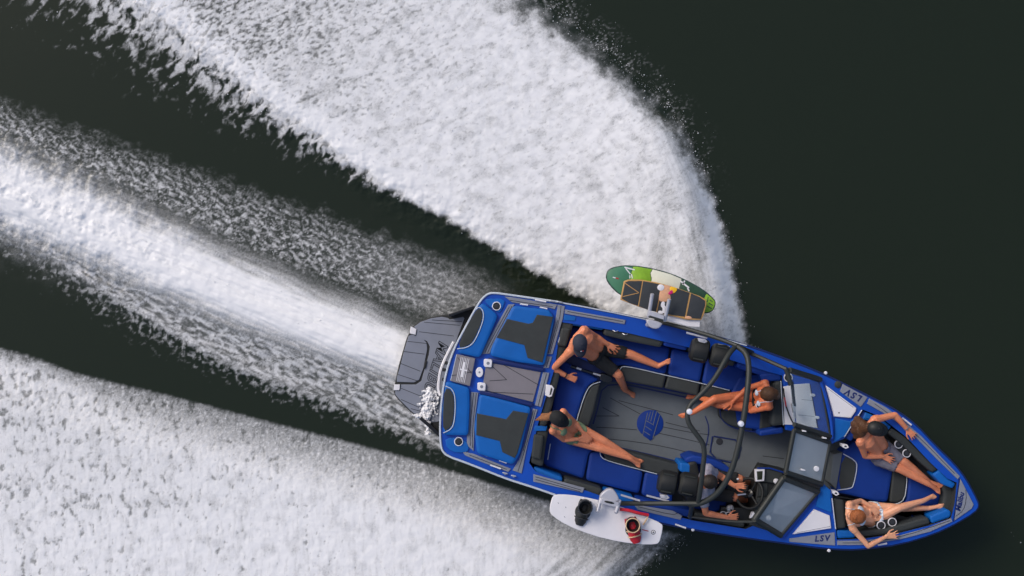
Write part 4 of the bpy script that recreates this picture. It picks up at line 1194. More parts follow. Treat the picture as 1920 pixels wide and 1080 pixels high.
prism('print_patch', [(1239 + 6.5 * math.cos(a), 539 + 6.0 * math.sin(a)) for a in np.linspace(0, 2 * math.pi, 16, endpoint=False)], ZK + .0135, ZK, 'white', kb, FK, .001)
prism('print_patch', [(1241, 565), (1247, 566), (1246, 573), (1249, 575), (1246, 588), (1241, 586), (1243, 578), (1238, 574)], ZK + .010, ZK, 'white', kb, FK, .001, 1)
prism('print_patch', [(1234, 583), (1241, 582), (1244, 589), (1234, 588)], ZK + .012, ZK, 'white', kb, FK, .001, 1)
prism('board_tail_skin', [(1232, 588), (1260, 592), (1285, 596), (1313, 601), (1312, 614), (1290, 612), (1262, 604), (1240, 598)], ZK - .04, ZK - .09, 'white', kb, FK, .006)
prism('print_patch', [(1284, 594), (1290, 592), (1296, 594), (1298, 598), (1286, 598)], ZK + .011, ZK, 'peach', kb, FK, .001, 1)

# white wakeboard with two boots, starboard rack
wb, FW = top('wakeboard', 1135, 970, 1.15, 'white wakeboard with black and red boots in the starboard rack', 'wakeboard')
ZWB = 1.24
prism('board_core', [(1030, 957), (1033, 940), (1037, 930), (1044, 927), (1070, 928), (1100, 933), (1130, 940), (1167, 951), (1217, 971), (1241, 982), (1243, 988), (1240, 1005), (1236, 1018), (1228, 1021), (1200, 1021), (1160, 1016), (1110, 1004), (1060, 984), (1034, 966)], ZWB, ZWB - .03, 'white', wb, FW, .008, 1)
line('board_mark', [(1204, 993), (1216, 996)], 1.6, ZWB + .002, 'red', wb, FW)
for rr, m in ((4.4, 'charcoal'), (3.3, 'white'), (1.5, 'charcoal')):
    prism('board_emblem', [(1225 + rr * math.cos(a), 998 + rr * math.sin(a)) for a in np.linspace(0, 2 * math.pi, 16, endpoint=False)], ZWB + .002 + .002 * (4.4 - rr), ZWB - .001, m, wb, FW, .0005)
for x, y in ((1046, 942), (1060, 950), (1058, 968)):
    line('board_mark', [(x, y), (x + 1.5, y + 2.5)], 1.0, ZWB + .002, 'eva', wb, FW)
def boot(c, rot, main, trim):
    """wakeboard boot: sole plate, foot, open ankle cuff, tongue and straps"""
    R = Matrix.Rotation(rot, 3, 'Z'); o0 = FW(c[0], c[1], ZWB)
    def pt(x, y, z): return o0 + R @ Vector((x * 1.2, y * 1.3, z))
    rows = []
    secs = [(-.10, .055, .05, .0), (-.06, .062, .10, .0), (0, .062, .11, 0), (.07, .060, .09, 0), (.13, .055, .065, 0), (.17, .035, .045, 0)]
    V, F = [], []
    for x, hw, h, _ in secs:
        for k in range(9):
            a = math.pi * k / 8
            V.append(pt(x, math.cos(a) * hw, max(0.004, math.sin(a) * h)))
    for i in range(len(secs) - 1):
        for k in range(8):
            F.append((i * 9 + k, i * 9 + k + 1, i * 9 + 10 + k, i * 9 + 9 + k))
    F.append(tuple(range(9))); F.append(tuple((len(secs) - 1) * 9 + k for k in range(9))[::-1])
    b = obj('boot', V, F, main, wb, 40)
    # cuff
    V, F = [], []
    prof = [(.062, .05), (.064, .14), (.068, .20), (.060, .205), (.052, .14), (.045, .09)]
    for r, z in prof:
        for k in range(16):
            a = 2 * math.pi * k / 16
            V.append(pt(-.045 + math.cos(a) * r * 1.15, math.sin(a) * r, z))
    for i in range(len(prof) - 1):
        for k in range(16):
            l = (k + 1) % 16
            F.append((i * 16 + k, i * 16 + l, (i + 1) * 16 + l, (i + 1) * 16 + k))
    F.append(tuple((len(prof) - 1) * 16 + k for k in range(16)))
    cf = obj('boot_cuff', V, F, 'black', b, 40)
    tube('cuff_rim', [pt(-.045 + math.cos(a) * .074, math.sin(a) * .066, .203) for a in np.linspace(0, 2 * math.pi, 18, endpoint=False)], .007, trim, b, 6, True)
    for x in (.03, .09):
        tube('boot_strap', [pt(x, math.cos(a) * .066, math.sin(a) * .105 * (1 - x)) for a in np.linspace(0.1, math.pi - .1, 9)], .008, trim, b, 6)
    lathe('boot_plate', o0 + R @ Vector((.03, 0, .001)), [(.10, 0), (.10, .010), (.095, .012)], 'charcoal', b, 20)
    return b
boot((1094, 955), math.radians(-105), 'black', 'groove')
boot((1186, 988), math.radians(-75), 'red', 'orange')
pipe('binding_strap', [(1162, 955, ZWB + .05), (1180, 957, ZWB + .06), (1196, 962, ZWB + .07), (1216, 966, ZWB + .05)], 3.0, ZWB + .05, 'red', wb, FW, 1)
pipe('binding_strap', [(1216, 966, ZWB + .05), (1212, 974, ZWB + .04), (1206, 984, ZWB + .02)], 1.4, ZWB, 'orange', wb, FW, 1)

def settle(root):
    """put the thing's origin at its own base height"""
    zb = root['zb']; del root['zb']
    root.location.z = zb
    for c in root.children_recursive:
        c.data.transform(Matrix.Translation((0, 0, -zb)))
for r_ in (gb, kb, wb): settle(r_)

# ================================================================== PEOPLE
M['skin'] = mat('skin_tan', S(228, 142, 102), 0.42, 0.14, 7, 0.1, 160, sss=0.08)
M['skin_deep'] = mat('skin_bronze', S(214, 118, 76), 0.42, 0.14, 7, 0.1, 160, sss=0.08)
M['skin_fair'] = mat('skin_light', S(234, 168, 130), 0.42, 0.14, 7, 0.1, 160, sss=0.08)
M['hair_brown'] = mat('hair_brown', S(84, 52, 26), 0.55, 0.5, 30, 0.6, 60, stretch=(1, 6, 6))
M['hair_dark'] = mat('hair_dark', S(44, 36, 30), 0.55, 0.5, 30, 0.6, 60, stretch=(1, 6, 6))
M['hair_red'] = mat('hair_auburn', S(158, 90, 46), 0.55, 0.4, 30, 0.6, 60, stretch=(1, 6, 6))
M['hair_light'] = mat('hair_light_brown', S(150, 100, 62), 0.55, 0.4, 30, 0.6, 60, stretch=(1, 6, 6))
M['cloth_black'] = mat('cloth_black', S(30, 31, 32), 0.85, 0.2, 14, 0.4, 90)
M['cloth_navy'] = mat('cloth_navy', S(48, 52, 66), 0.85, 0.15, 14, 0.3, 120)
M['cloth_grey'] = mat('cloth_grey', S(150, 148, 162), 0.85, 0.14, 14, 0.4, 90)
M['cloth_dgrey'] = mat('cloth_dark_grey', S(112, 110, 122), 0.85, 0.16, 14, 0.4, 90)
M['cloth_green'] = mat('cloth_sage', S(128, 148, 112), 0.8, 0.1, 20, 0.3, 120)
M['cloth_white'] = mat('cloth_white', S(212, 224, 236), 0.8, 0.12, 30, 0.3, 120)
M['eye'] = mat('eye_white', S(225, 220, 215), 0.2, 0.03)
M['lip'] = mat('lip', S(170, 84, 76), 0.45, 0.08, 30)

def ring_basis(t):
    t = t.normalized()
    a = t.cross(Vector((0, 0, 1)))
    if a.length < 0.1: a = t.cross(Vector((1, 0, 0)))
    a.normalize()
    return a, a.cross(t).normalized()

def add_capsule(V, F, p0, p1, r0, r1, seg=10):
    t = p1 - p0
    if t.length < 1e-5: t = Vector((0, 0, 1e-4))
    a, b = ring_basis(t); u = t.normalized()
    rows = [(p0 - u * r0, 0.001), (p0 - u * r0 * .7, r0 * .71), (p0, r0), (p1, r1), (p1 + u * r1 * .7, r1 * .71), (p1 + u * r1, 0.001)]
    base = len(V)
    for c, r in rows:
        for k in range(seg):
            w = 2 * math.pi * k / seg
            V.append(c + (a * math.cos(w) + b * math.sin(w)) * r)
    for i in range(len(rows) - 1):
        for k in range(seg):
            l = (k + 1) % seg
            F.append((base + i * seg + k, base + i * seg + l, base + (i + 1) * seg + l, base + (i + 1) * seg + k))
    F.append(tuple(base + k for k in range(seg))[::-1])
    F.append(tuple(base + (len(rows) - 1) * seg + k for k in range(seg)))

def add_ellipsoid(V, F, c, ax, ay, az, nu=14, nv=9):
    base = len(V)
    for j in range(nv + 1):
        th = math.pi * (0.02 + 0.96 * j / nv)
        for i in range(nu):
            ph = 2 * math.pi * i / nu
            V.append(c + ax * (math.sin(th) * math.cos(ph)) + ay * (math.sin(th) * math.sin(ph)) + az * math.cos(th))
    for j in range(nv):
        for i in range(nu):
            k = (i + 1) % nu
            F.append((base + j * nu + i, base + j * nu + k, base + (j + 1) * nu + k, base + (j + 1) * nu + i))
    F.append(tuple(base + i for i in range(nu)))
    F.append(tuple(base + nv * nu + i for i in range(nu))[::-1])

def remeshed(V, F, voxel, smooth, ratio=0.6):
    me = bpy.data.meshes.new('tmp')
    me.from_pydata([tuple(v) for v in V], [], F)
    bm = bmesh.new(); bm.from_mesh(me)
    bmesh.ops.recalc_face_normals(bm, faces=bm.faces)
    bm.to_mesh(me); bm.free()
    o = bpy.data.objects.new('tmp', me); COL.objects.link(o)
    md = o.modifiers.new('r', 'REMESH'); md.mode = 'VOXEL'; md.voxel_size = voxel
    if smooth:
        ms = o.modifiers.new('s', 'SMOOTH'); ms.factor = 0.5; ms.iterations = smooth
    if ratio < 1:
        mdc = o.modifiers.new('d', 'DECIMATE'); mdc.ratio = ratio
    dg = bpy.context.evaluated_depsgraph_get()
    out = bpy.data.meshes.new_from_object(o.evaluated_get(dg))
    bpy.data.objects.remove(o, do_unlink=True)
    out.polygons.foreach_set('use_smooth', [True] * len(out.polygons))
    return out

class Person:
    def __init__(self, J, base, sex='m', scale=1.0):
        """J: joint -> (px, py, z); everything is kept relative to base (world)"""
        self.base = Vector(base)
        self.j = {k: W(*v) - self.base for k, v in J.items() if len(v) == 3 and k not in ('face', 'headup')}
        self.J = J; self.sex = sex; self.sc = scale
        self.bones = []          # name, p0, p1, r0, r1
        self.V, self.F = [], []
    def cap(self, name, p0, p1, r0, r1, reg=True):
        s = self.sc
        add_capsule(self.V, self.F, p0, p1, r0 * s, r1 * s)
        if reg: self.bones.append((name, p0.copy(), p1.copy(), r0 * s, r1 * s))
    def hand(self, side, wr, tip, nrm, curl, spread=0.10):
        d = (tip - wr).normalized()
        n = Vector(nrm); n = (n - d * n.dot(d)).normalized()
        w = d.cross(n).normalized() * (1 if side == 'L' else -1)      # towards the thumb
        s = self.sc
        pl = 0.085 * s
        for k in (-1.5, -.5, .5, 1.5):
            self.cap('hand' + side, wr + w * k * .012 * s, wr + d * pl + w * k * .019 * s, .016, .0125)
        lens = [(-1.5, .062), (-.5, .076), (.5, .084), (1.5, .074)]
        for k, L in lens:
            p = wr + d * pl + w * k * .020 * s
            dd = (d + w * k * spread).normalized()
            c = curl
            for i, fr_ in enumerate((.46, .32, .24)):
                q = p + dd * L * fr_ * s
                self.cap('hand' + side, p, q, .0098 - .0008 * i, .0092 - .0008 * i)
                p = q
                dd = (dd * math.cos(c) - n * math.sin(c)).normalized()
        p = wr + d * .025 * s + w * .026 * s
        t1 = p + (d * .55 + w * .75).normalized() * .045 * s
        t2 = t1 + (d * .85 + w * .35 - n * .3 * curl).normalized() * .035 * s
        t3 = t2 + (d * .95 + w * .1 - n * .4 * curl).normalized() * .024 * s
        self.cap('hand' + side, p, t1, .015, .0115); self.cap('hand' + side, t1, t2, .0112, .0100); self.cap('hand' + side, t2, t3, .0098, .0085)
    def foot(self, side, an, toe):
        s = self.sc
        d = (toe - an)
        L = 0.215 * s
        d = d.normalized()
        up = Vector((0, 0, 1)); up = (up - d * up.dot(d))
        if up.length < .1: up = Vector((1, 0, 0))
        up.normalize(); w = d.cross(up).normalized()
        heel = an - d * .030 * s - up * .028 * s
        ball = an + d * (L - .070 * s) - up * .034 * s
        self.cap('foot' + side, an, heel, .034, .028)
        self.cap('foot' + side, an + d * .01, ball, .034, .020)
        inner = 1 if side == 'R' else -1
        self.cap('foot' + side, heel, ball - w * .014 * s * inner, .026, .017); self.cap('foot' + side, heel, ball + w * .013 * s * inner, .024, .019)
        for k in range(5):
            o = (k - 2) * .0125 * s * inner
            r = .0120 if k == 4 else .0078
            ln = (.030, .042, .051, .058, .060)[k]
            p = ball + w * o
            q = p + d * ln * s * .6 + up * .003
            self.cap('foot' + side, p, q, r + .002, r + .001); self.cap('foot' + side, q, p + d * ln * s - up * .008, r + .001, r * .85)
    def build(self, name, label, skin, voxel=0.0062):
        j, s = self.j, self.sc
        f = self.sex == 'f'
        lat = (j['shL'] - j['shR']).normalized()
        ch = (j['shL'] + j['shR']) / 2; pel = (j['hipL'] + j['hipR']) / 2
        spine = (ch - pel).normalized()
        fwd = lat.cross(spine).normalized() * -1
        if 'front' in self.J and (Vector(self.J['front']).dot(fwd) < 0): fwd = -fwd
        self.fwd, self.lat, self.spine, self.ch, self.pel = fwd, lat, spine, ch, pel
        waist = pel + (ch - pel) * .42 + fwd * self.J.get('slump', (0,))[0] * -1.0
        chest = pel + (ch - pel) * .78 + fwd * .01
        self.chest = chest
        wW, wC = (.062, .072) if f else (.078, .088)
        for sg in (-1, 1):
            self.cap('pelvis', pel + lat * sg * .070 * s, pel + lat * sg * .055 * s + spine * .06, .098 if f else .098, .095 if f else .100)
            self.cap('belly', pel + lat * sg * .055 * s + spine * .05, waist + lat * sg * wW * .72 * s, .094, .078 if f else .090)
            self.cap('chest', waist + lat * sg * wW * .72 * s, chest + lat * sg * wC * .9 * s, .080 if f else .092, .088 if f else .104)
            sh = j['shL'] if sg > 0 else j['shR']
            self.cap('chest', chest + lat * sg * wC * .8 * s, sh - lat * sg * .045 * s - spine * .01, .082 if f else .098, .050 if f else .060)
        self.cap('chest', j['shL'] - lat * .03, j['shR'] + lat * .03, .050 if f else .060, .050 if f else .060)
        if f:
            for sg in (-1, 1):
                c = chest + lat * sg * .068 * s + fwd * .062 * s - spine * .02
                add_ellipsoid(self.V, self.F, c, lat * .055 * s, fwd * .040 * s, spine * .062 * s)
                self.bones.append(('chest', c, c + spine * .001, .055, .055))
        else:
            for sg in (-1, 1):
                c = chest + lat * sg * .070 * s + fwd * .048 * s + spine * .02
                add_ellipsoid(self.V, self.F, c, lat * .080 * s, fwd * .040 * s, spine * .070 * s)
        hd = j['head']
        # neck and head
        face = Vector(self.J['face']).normalized()
        hup = Vector(self.J['headup']); hup = (hup - face * hup.dot(face)).normalized()
        hl = hup.cross(face).normalized()
        self.face, self.hup, self.hl, self.hd = face, hup, hl, hd
        nk = .046 if f else .056
        self.cap('neck', ch + spine * .01, hd - hup * .07 * s - face * .02, nk + .008, nk)
        for sg in (-1, 1):
            self.cap('neck', ch + spine * .045 + lat * sg * .02, (j['shL'] if sg > 0 else j['shR']) - lat * sg * .02 + spine * .01, .045 if f else .052, .042 if f else .05, False)
        hs = s * (.97 if f else 1.0)
        add_ellipsoid(self.V, self.F, hd + hup * .02 - face * .010, hl * .076 * hs, face * .094 * hs, hup * .098 * hs)
        add_ellipsoid(self.V, self.F, hd - hup * .040 + face * .026, hl * .060 * hs, face * .066 * hs, hup * .080 * hs)
        self.bones.append(('head', hd + hup * .03, hd - hup * .05, .095, .075))
        self.cap('head', hd + face * .090 * hs + hup * .004, hd + face * .106 * hs - hup * .026, .010, .0145, False)
        self.cap('head', hd + face * .072 * hs + hup * .026 - hl * .035, hd + face * .072 * hs + hup * .026 + hl * .035, .016, .016, False)
        self.cap('head', hd + face * .078 * hs - hup * .100 * hs, hd + face * .080 * hs - hup * .098 * hs, .022, .022, False)
        for sg in (-1, 1):
            add_ellipsoid(self.V, self.F, hd + hl * sg * .079 * hs - face * .006 - hup * .008, hl * .011, face * .020, hup * .032, 10, 7)
        # limbs
        ua, fa, wr_ = (.042, .034, .024) if f else (.052, .041, .029)
        th, kn, cf, ak = (.083, .056, .052, .034) if f else (.088, .060, .056, .038)
        for sd in 'LR':
            if 'sh' + sd in j and 'el' + sd in j:
                sh, el, wr = j['sh' + sd], j['el' + sd], j['wr' + sd]
                self.cap('shoulder' + sd, sh, sh + (el - sh) * .18, ua * 1.22, ua * 1.10)
                self.cap('upperarm' + sd, sh, el, ua, fa)
                mid = el + (wr - el) * .28
                self.cap('forearm' + sd, el, mid, fa, fa * 1.06); self.cap('forearm' + sd, mid, wr, fa * 1.02, wr_)
                self.hand(sd, wr, j['ha' + sd], self.J.get('nrm' + sd, (0, 0, 1)), self.J.get('curl' + sd, (.3,))[0], self.J.get('spr' + sd, (.12,))[0])
            hp, kne, an = j['hip' + sd], j['kn' + sd], j['an' + sd]
            self.cap('thigh' + sd, hp, kne, th, kn)
            mid = kne + (an - kne) * .30
            back = (kne - hp).normalized() - (an - kne).normalized()
            self.cap('shin' + sd, kne, mid, kn * .97, cf); self.cap('shin' + sd, mid, an, cf, ak)
            self.foot(sd, an, j['to' + sd])
        me = remeshed(self.V, self.F, voxel, 4, 0.55)
        me.name = name
        me.materials.append(M[skin])
        o = bpy.data.objects.new(name, me)
        o.location = self.base
        link(o)
        tag(o, label, 'person')
        self.o, self.me = o, me
        nP = len(me.polygons)
        c = np.empty(nP * 3); me.polygons.foreach_get('center', c); self.C = c.reshape(-1, 3)
        best = np.full(nP, 1e9); self.bi = np.zeros(nP, int); self.bt = np.zeros(nP)
        for i, (nm, p0, p1, r0, r1) in enumerate(self.bones):
            a = np.array(p0); d = np.array(p1) - a; L2 = max(1e-9, d @ d)
            t = np.clip(((self.C - a) @ d) / L2, 0, 1)
            dist = np.linalg.norm(self.C - (a + t[:, None] * d), axis=1) - (r0 + (r1 - r0) * t)
            m_ = dist < best
            best[m_] = dist[m_]; self.bi[m_] = i; self.bt[m_] = t[m_]
        self.bn = np.array([b[0] for b in self.bones])[self.bi]
        self.bvh = BVHTree.FromPolygons([v.co for v in me.vertices], [tuple(p.vertices) for p in me.polygons])
        for sg in (-1, 1):
            e = hd + face * .078 * hs + hl * sg * .032 + hup * .012
            self.blob('eye', e, .0125, 'eye'); 
        self.blob('mouth', hd + face * .090 * hs - hup * .058 * hs, (.022, .008, .006), 'lip')
        return o
    def blob(self, name, c, r, m):
        V, F = [], []
        if isinstance(r, (int, float)): r = (r, r, r)
        add_ellipsoid(V, F, c, self.hl * r[0], self.face * r[1], self.hup * r[2], 10, 6)
        return obj(name, V, F, m, self.o, 60)
    def garment(self, name, sel, m, off=0.008, noise=0.004):
        """cloth that follows the body: the chosen skin faces, lifted off the surface"""
        me = self.me
        idx = np.nonzero(sel)[0]
        mp, V, F = {}, [], []
        for i in idx:
            f = []
            for v in me.polygons[i].vertices:
                if v not in mp:
                    mp[v] = len(V)
                    vv = me.vertices[v]
                    w = off + noise * math.sin(vv.co.x * 61 + vv.co.y * 47) * math.cos(vv.co.z * 53 + vv.co.x * 23)
                    V.append(vv.co + vv.normal * w)
                f.append(mp[v])
            F.append(tuple(f))
        o = obj(name, V, F, m, self.o, 80)
        sd = o.modifiers.new('thick', 'SOLIDIFY'); sd.thickness = 0.006; sd.offset = -1
        return o
    def strap(self, name, pts, m, r=0.005):
        P = []
        pts = [Vector(p) for p in pts]
        for i in range(len(pts) - 1):
            for k in range(8):
                q = pts[i].lerp(pts[i + 1], k / 8)
                h = self.bvh.find_nearest(q)
                P.append(h[0] + h[1] * 0.004)
        return tube(name, P, r, m, self.o, 6)
    def hair(self, parts, m, name='hair', voxel=0.009, amp=0.0028):
        V, F = [], []
        for p in parts:
            if p[0] == 'e': add_ellipsoid(V, F, *p[1:])
            else: add_capsule(V, F, *p[1:])
        me = remeshed(V, F, voxel, 8, 0.8)
        rs_ = np.random.RandomState(3)
        me.update()
        for v in me.vertices:
            c = v.co
            k = math.sin(c.x * 210 + 3 * math.sin(c.z * 30)) * math.sin(c.y * 190 + 2 * math.sin(c.x * 40)) + .6 * math.sin(c.z * 150 + c.x * 60)
            v.co = c + v.normal * amp * k
        me.materials.append(M[m]); me.name = name
        return link(bpy.data.objects.new(name, me), self.o)
    def scalp(self, grow=.012, back=.02):
        return ('e', self.hd + self.hup * .032 - self.face * back, self.hl * (.080 + grow), self.face * (.090 + grow), self.hup * (.086 + grow))
    def cap_hat(self, m, logo=None, visor=True, rz=0.0):
        h, f, l = self.hup, self.face, self.hl
        c = self.hd + h * .035 - f * .012
        V, F = [], []
        nv, nu = 7, 24
        for jn in range(nv + 1):
            th = (math.pi / 2) * jn / nv * 1.06
            for i in range(nu):
                ph = 2 * math.pi * i / nu
                V.append(c + l * (.094 * math.sin(th) * math.cos(ph)) + f * (.112 * math.sin(th) * math.sin(ph)) + h * (.098 * math.cos(th)))
        for jn in range(nv):
            for i in range(nu):
                k = (i + 1) % nu
                F.append((jn * nu + i, jn * nu + k, (jn + 1) * nu + k, (jn + 1) * nu + i))
        cap = obj('cap', V, F, m, self.o, 60)
        cap.modifiers.new('thick', 'SOLIDIFY').thickness = 0.005
        lathe('cap_button', c + h * .097, [(.008, 0), (.006, .006)], m, cap, 8, h)
        V, F = [], []
        n = 12
        for r_ in (0, 1, 2):
            for i in range(n + 1):
                a = math.pi * (0.12 + .76 * i / n)
                k = [0.0, .5, 1.0][r_]
                p = c + l * (.094 * math.cos(a) * (1 + .02 * k)) + f * (.110 * math.sin(a) + k * .088 * math.sin(a) ** .8) - h * (.004 + .018 * k * (1 - .6 * math.sin(a)))
                V.append(p)
        for r_ in range(2):
            for i in range(n):
                F.append((r_ * (n + 1) + i, r_ * (n + 1) + i + 1, (r_ + 1) * (n + 1) + i + 1, (r_ + 1) * (n + 1) + i))
        vz = obj('visor', V, F, m, cap, 60)
        vz.modifiers.new('thick', 'SOLIDIFY').thickness = 0.006
        if logo:
            for dx, dz, w_, mm in logo:
                pc = c + f * .098 + h * .058 + l * dx + h * dz * .6 + f * (-dz * .6)
                V, F = [], []
                add_ellipsoid(V, F, pc, l * w_, (f + h).normalized() * .004, (h - f).normalized() * .010, 10, 6)
                obj('cap_badge', V, F, mm, cap, 60)
        return cap
    def watch(self, name, wr, el, m, dial=None, k=0.06, r=.034):
        d = (el - wr).normalized()
        a, b = ring_basis(d)
        c = wr + d * k * .6
        o = tube(name, [c + (a * math.cos(t) + b * math.sin(t)) * r for t in np.linspace(0, 2 * math.pi, 16, endpoint=False)], .0075, m, self.o, 6, True)
        if dial:
            lathe('watch_dial', c + Vector((0, 0, r - .004)), [(.019, 0), (.019, .010), (.014, .013)], dial, o, 14)
        return o

# --- 1: capped man at the rear port corner
P = Person(dict(pelvis=(1124, 660, .74), head=(1086, 643, 1.30), hipL=(1128, 652, .74), hipR=(1120, 671, .74),
    shL=(1095, 619, 1.10), shR=(1070, 658, 1.08), elL=(1117, 631, .90), wrL=(1139, 645, .85), haL=(1156, 655, .83),
    elR=(1037, 691, .86), wrR=(1064, 706, .80), haR=(1080, 712, .78), front=(.8, -.35, .2), face=(.12, -.95, -.22), headup=(.2, .15, 1),
    curlL=(.12,), sprL=(.26,), curlR=(1.0,),
    knL=(1184, 665, .76), anL=(1234, 686, .70), toL=(1247, 681, .80), knR=(1160, 703, .72), anR=(1172, 731, .40), toR=(1187, 740, .35)),
    W(1100, 655, ZS), 'm', 1.0)
P.build('person', 'bare-chested person in black board shorts and a navy cap lounging on the rear seat', 'skin')
P.garment('board_shorts', np.isin(P.bn, ['pelvis']) | (np.isin(P.bn, ['thighL', 'thighR']) & (P.bt < .80)) | ((P.bn == 'belly') & (P.bt < .15)), 'cloth_black', .016, .006)
P.strap('shorts_stripe', [P.j['hipR'] + Vector((-.05, -.10, .02)), P.j['hipR'].lerp(P.j['knR'], .45) + Vector((-.05, -.09, .02))], 'cloth_white', .009)
P.hair([P.scalp(-.004, .012), ('c', P.hd - P.face * .075 - P.hup * .03, P.hd - P.face * .06 - P.hup * .07, .035, .022)], 'hair_brown')
P.cap_hat('cloth_navy', [(-.012, .0, .014, 'white'), (.012, .002, .013, 'red'), (0, .004, .010, 'lip')])
P.watch('wristband', P.j['wrR'], P.j['elR'], 'black', None, .05, .032)

# --- 2: woman in sage bikini on the starboard bench
P = Person(dict(pelvis=(1072, 812, .74), head=(1044, 783, 1.27), hipL=(1080, 801, .74), hipR=(1069, 822, .74),
    shL=(1056, 772, 1.06), shR=(1036, 808, 1.05), elL=(1078, 792, .86), wrL=(1094, 812, .87), haL=(1106, 825, .86),
    elR=(1057, 825, .86), wrR=(1086, 823, .88), haR=(1106, 826, .86), front=(.8, -.4, .2), face=(.75, -.5, -.42), headup=(.35, -.15, .9),
    curlL=(.25,), curlR=(.3,),
    knL=(1134, 828, .79), anL=(1182, 857, .72), toL=(1196, 864, .70), knR=(1124, 840, .80), anR=(1180, 859, .76), toR=(1204, 876, .74)),
    W(1085, 820, ZS), 'f', .96)
P.build('person', 'woman in a sage green bikini reclining with outstretched legs on the starboard bench', 'skin')
hd = P.hd
P.garment('bikini_bottom', np.isin(P.bn, ['pelvis', 'belly', 'thighL', 'thighR']) & (np.abs((P.C - np.array(P.pel)) @ np.array(P.spine) - .02) < .034) & (np.linalg.norm(P.C - np.array(P.pel), axis=1) < .19), 'cloth_green', .006, 0)
for sg in (-1, 1):
    cc = P.chest + P.lat * sg * .070 + P.fwd * .105 - P.spine * .015
    P.garment('bikini_cup', np.linalg.norm(P.C - np.array(cc), axis=1) < .060, 'cloth_green', .006, 0)
    P.strap('bikini_strap', [cc + P.spine * .05, P.ch + P.lat * sg * .10 + P.spine * .05, P.ch + P.lat * sg * .06 - P.fwd * .1], 'cloth_green', .007)
P.hair([P.scalp(-.004), ('c', hd - P.face * .08 + P.hup * .02, W(1026, 783, 1.22) - P.base, .05, .045), ('c', W(1026, 783, 1.22) - P.base, W(1012, 785, 1.10) - P.base, .045, .030), ('c', W(1012, 785, 1.10) - P.base, W(1004, 788, 1.02) - P.base, .030, .010), ('c', W(1030, 779, 1.2) - P.base, W(1016, 778, 1.08) - P.base, .035, .022)], 'hair_light')
P.cap_hat('cloth_black')

# --- 3: woman on the observer seat facing aft
P = Person(dict(pelvis=(1428, 752, .76), head=(1440, 738, 1.28), hipL=(1418, 764, .75), hipR=(1418, 740, .75),
    shL=(1443, 763, 1.06), shR=(1435, 718, 1.06), elL=(1408, 771, .88), wrL=(1423, 759, .97), haL=(1434, 754, .99),
    elR=(1402, 727, .88), wrR=(1374, 752, .90), haR=(1358, 760, .89), front=(-.9, 0, .2), face=(-.85, -.1, -.5), headup=(-.45, 0, .85),
    curlL=(.5,), curlR=(.2,), nrmL=(-.5, 0, .8),
    knL=(1346, 758, .84), anL=(1312, 745, .55), toL=(1296, 744, .50), knR=(1340, 748, .93), anR=(1300, 773, .84), toR=(1278, 781, .80)),
    W(1400, 755, ZS), 'f', .97)
P.build('person', 'tanned woman with dark hair and a black watch sitting cross-legged facing the stern', 'skin_deep')
P.garment('bikini_bottom', np.isin(P.bn, ['pelvis']), 'cloth_black', .006, 0)
for sg in (-1, 1):
    cc = P.chest + P.lat * sg * .070 + P.fwd * .105 - P.spine * .015
    P.garment('bikini_cup', np.linalg.norm(P.C - np.array(cc), axis=1) < .040, 'cloth_white', .006, 0)
    P.strap('bikini_strap', [cc + P.spine * .05, P.ch + P.lat * sg * .09 + P.spine * .05, P.ch + P.lat * sg * .05 - P.fwd * .1], 'cloth_white', .0045)
P.hair([P.scalp(.016, .016), ('c', P.hd - P.face * .08, W(1456, 742, 1.12) - P.base, .06, .05), ('c', W(1456, 742, 1.12) - P.base, W(1457, 746, .98) - P.base, .05, .03)], 'hair_brown')
P.watch('watch_strap', P.j['wrL'], P.j['elL'], 'white', 'black', .04, .029)

# --- 4: driver
P = Person(dict(pelvis=(1322, 908, .78), head=(1332, 903, 1.38), hipL=(1330, 893, .78), hipR=(1328, 922, .78),
    shL=(1326, 880, 1.17), shR=(1318, 928, 1.15), elL=(1352, 893, .99), wrL=(1377, 911, 1.02), haL=(1394, 911, 1.03),
    elR=(1323, 962, .98), wrR=(1364, 970, .95), haR=(1382, 969, .93), front=(1, -.2, .1), face=(.96, -.2, -.12), headup=(.1, 0, 1),
    curlL=(.6,), curlR=(.5,),
    knL=(1386, 898, .82), anL=(1402, 905, .42), toL=(1420, 907, .34), knR=(1377, 932, .80), anR=(1394, 938, .42), toR=(1412, 941, .34)),
    W(1340, 912, ZS), 'm', 1.0)
P.build('person', 'driver in a grey T-shirt and black shorts steering at the helm', 'skin')
P.garment('t_shirt', np.isin(P.bn, ['chest', 'belly', 'shoulderL', 'shoulderR']) | (np.isin(P.bn, ['upperarmL', 'upperarmR']) & (P.bt < .55)), 'cloth_grey', .014, .005)
P.garment('board_shorts', np.isin(P.bn, ['pelvis']) | (np.isin(P.bn, ['thighL', 'thighR']) & (P.bt < .93)), 'cloth_black', .018, .005)
P.blob('shorts_badge', P.j['knL'] + Vector((-.03, .01, .082)), (.014, .018, .006), 'white')
P.hair([P.scalp(.012, .014)], 'hair_dark')

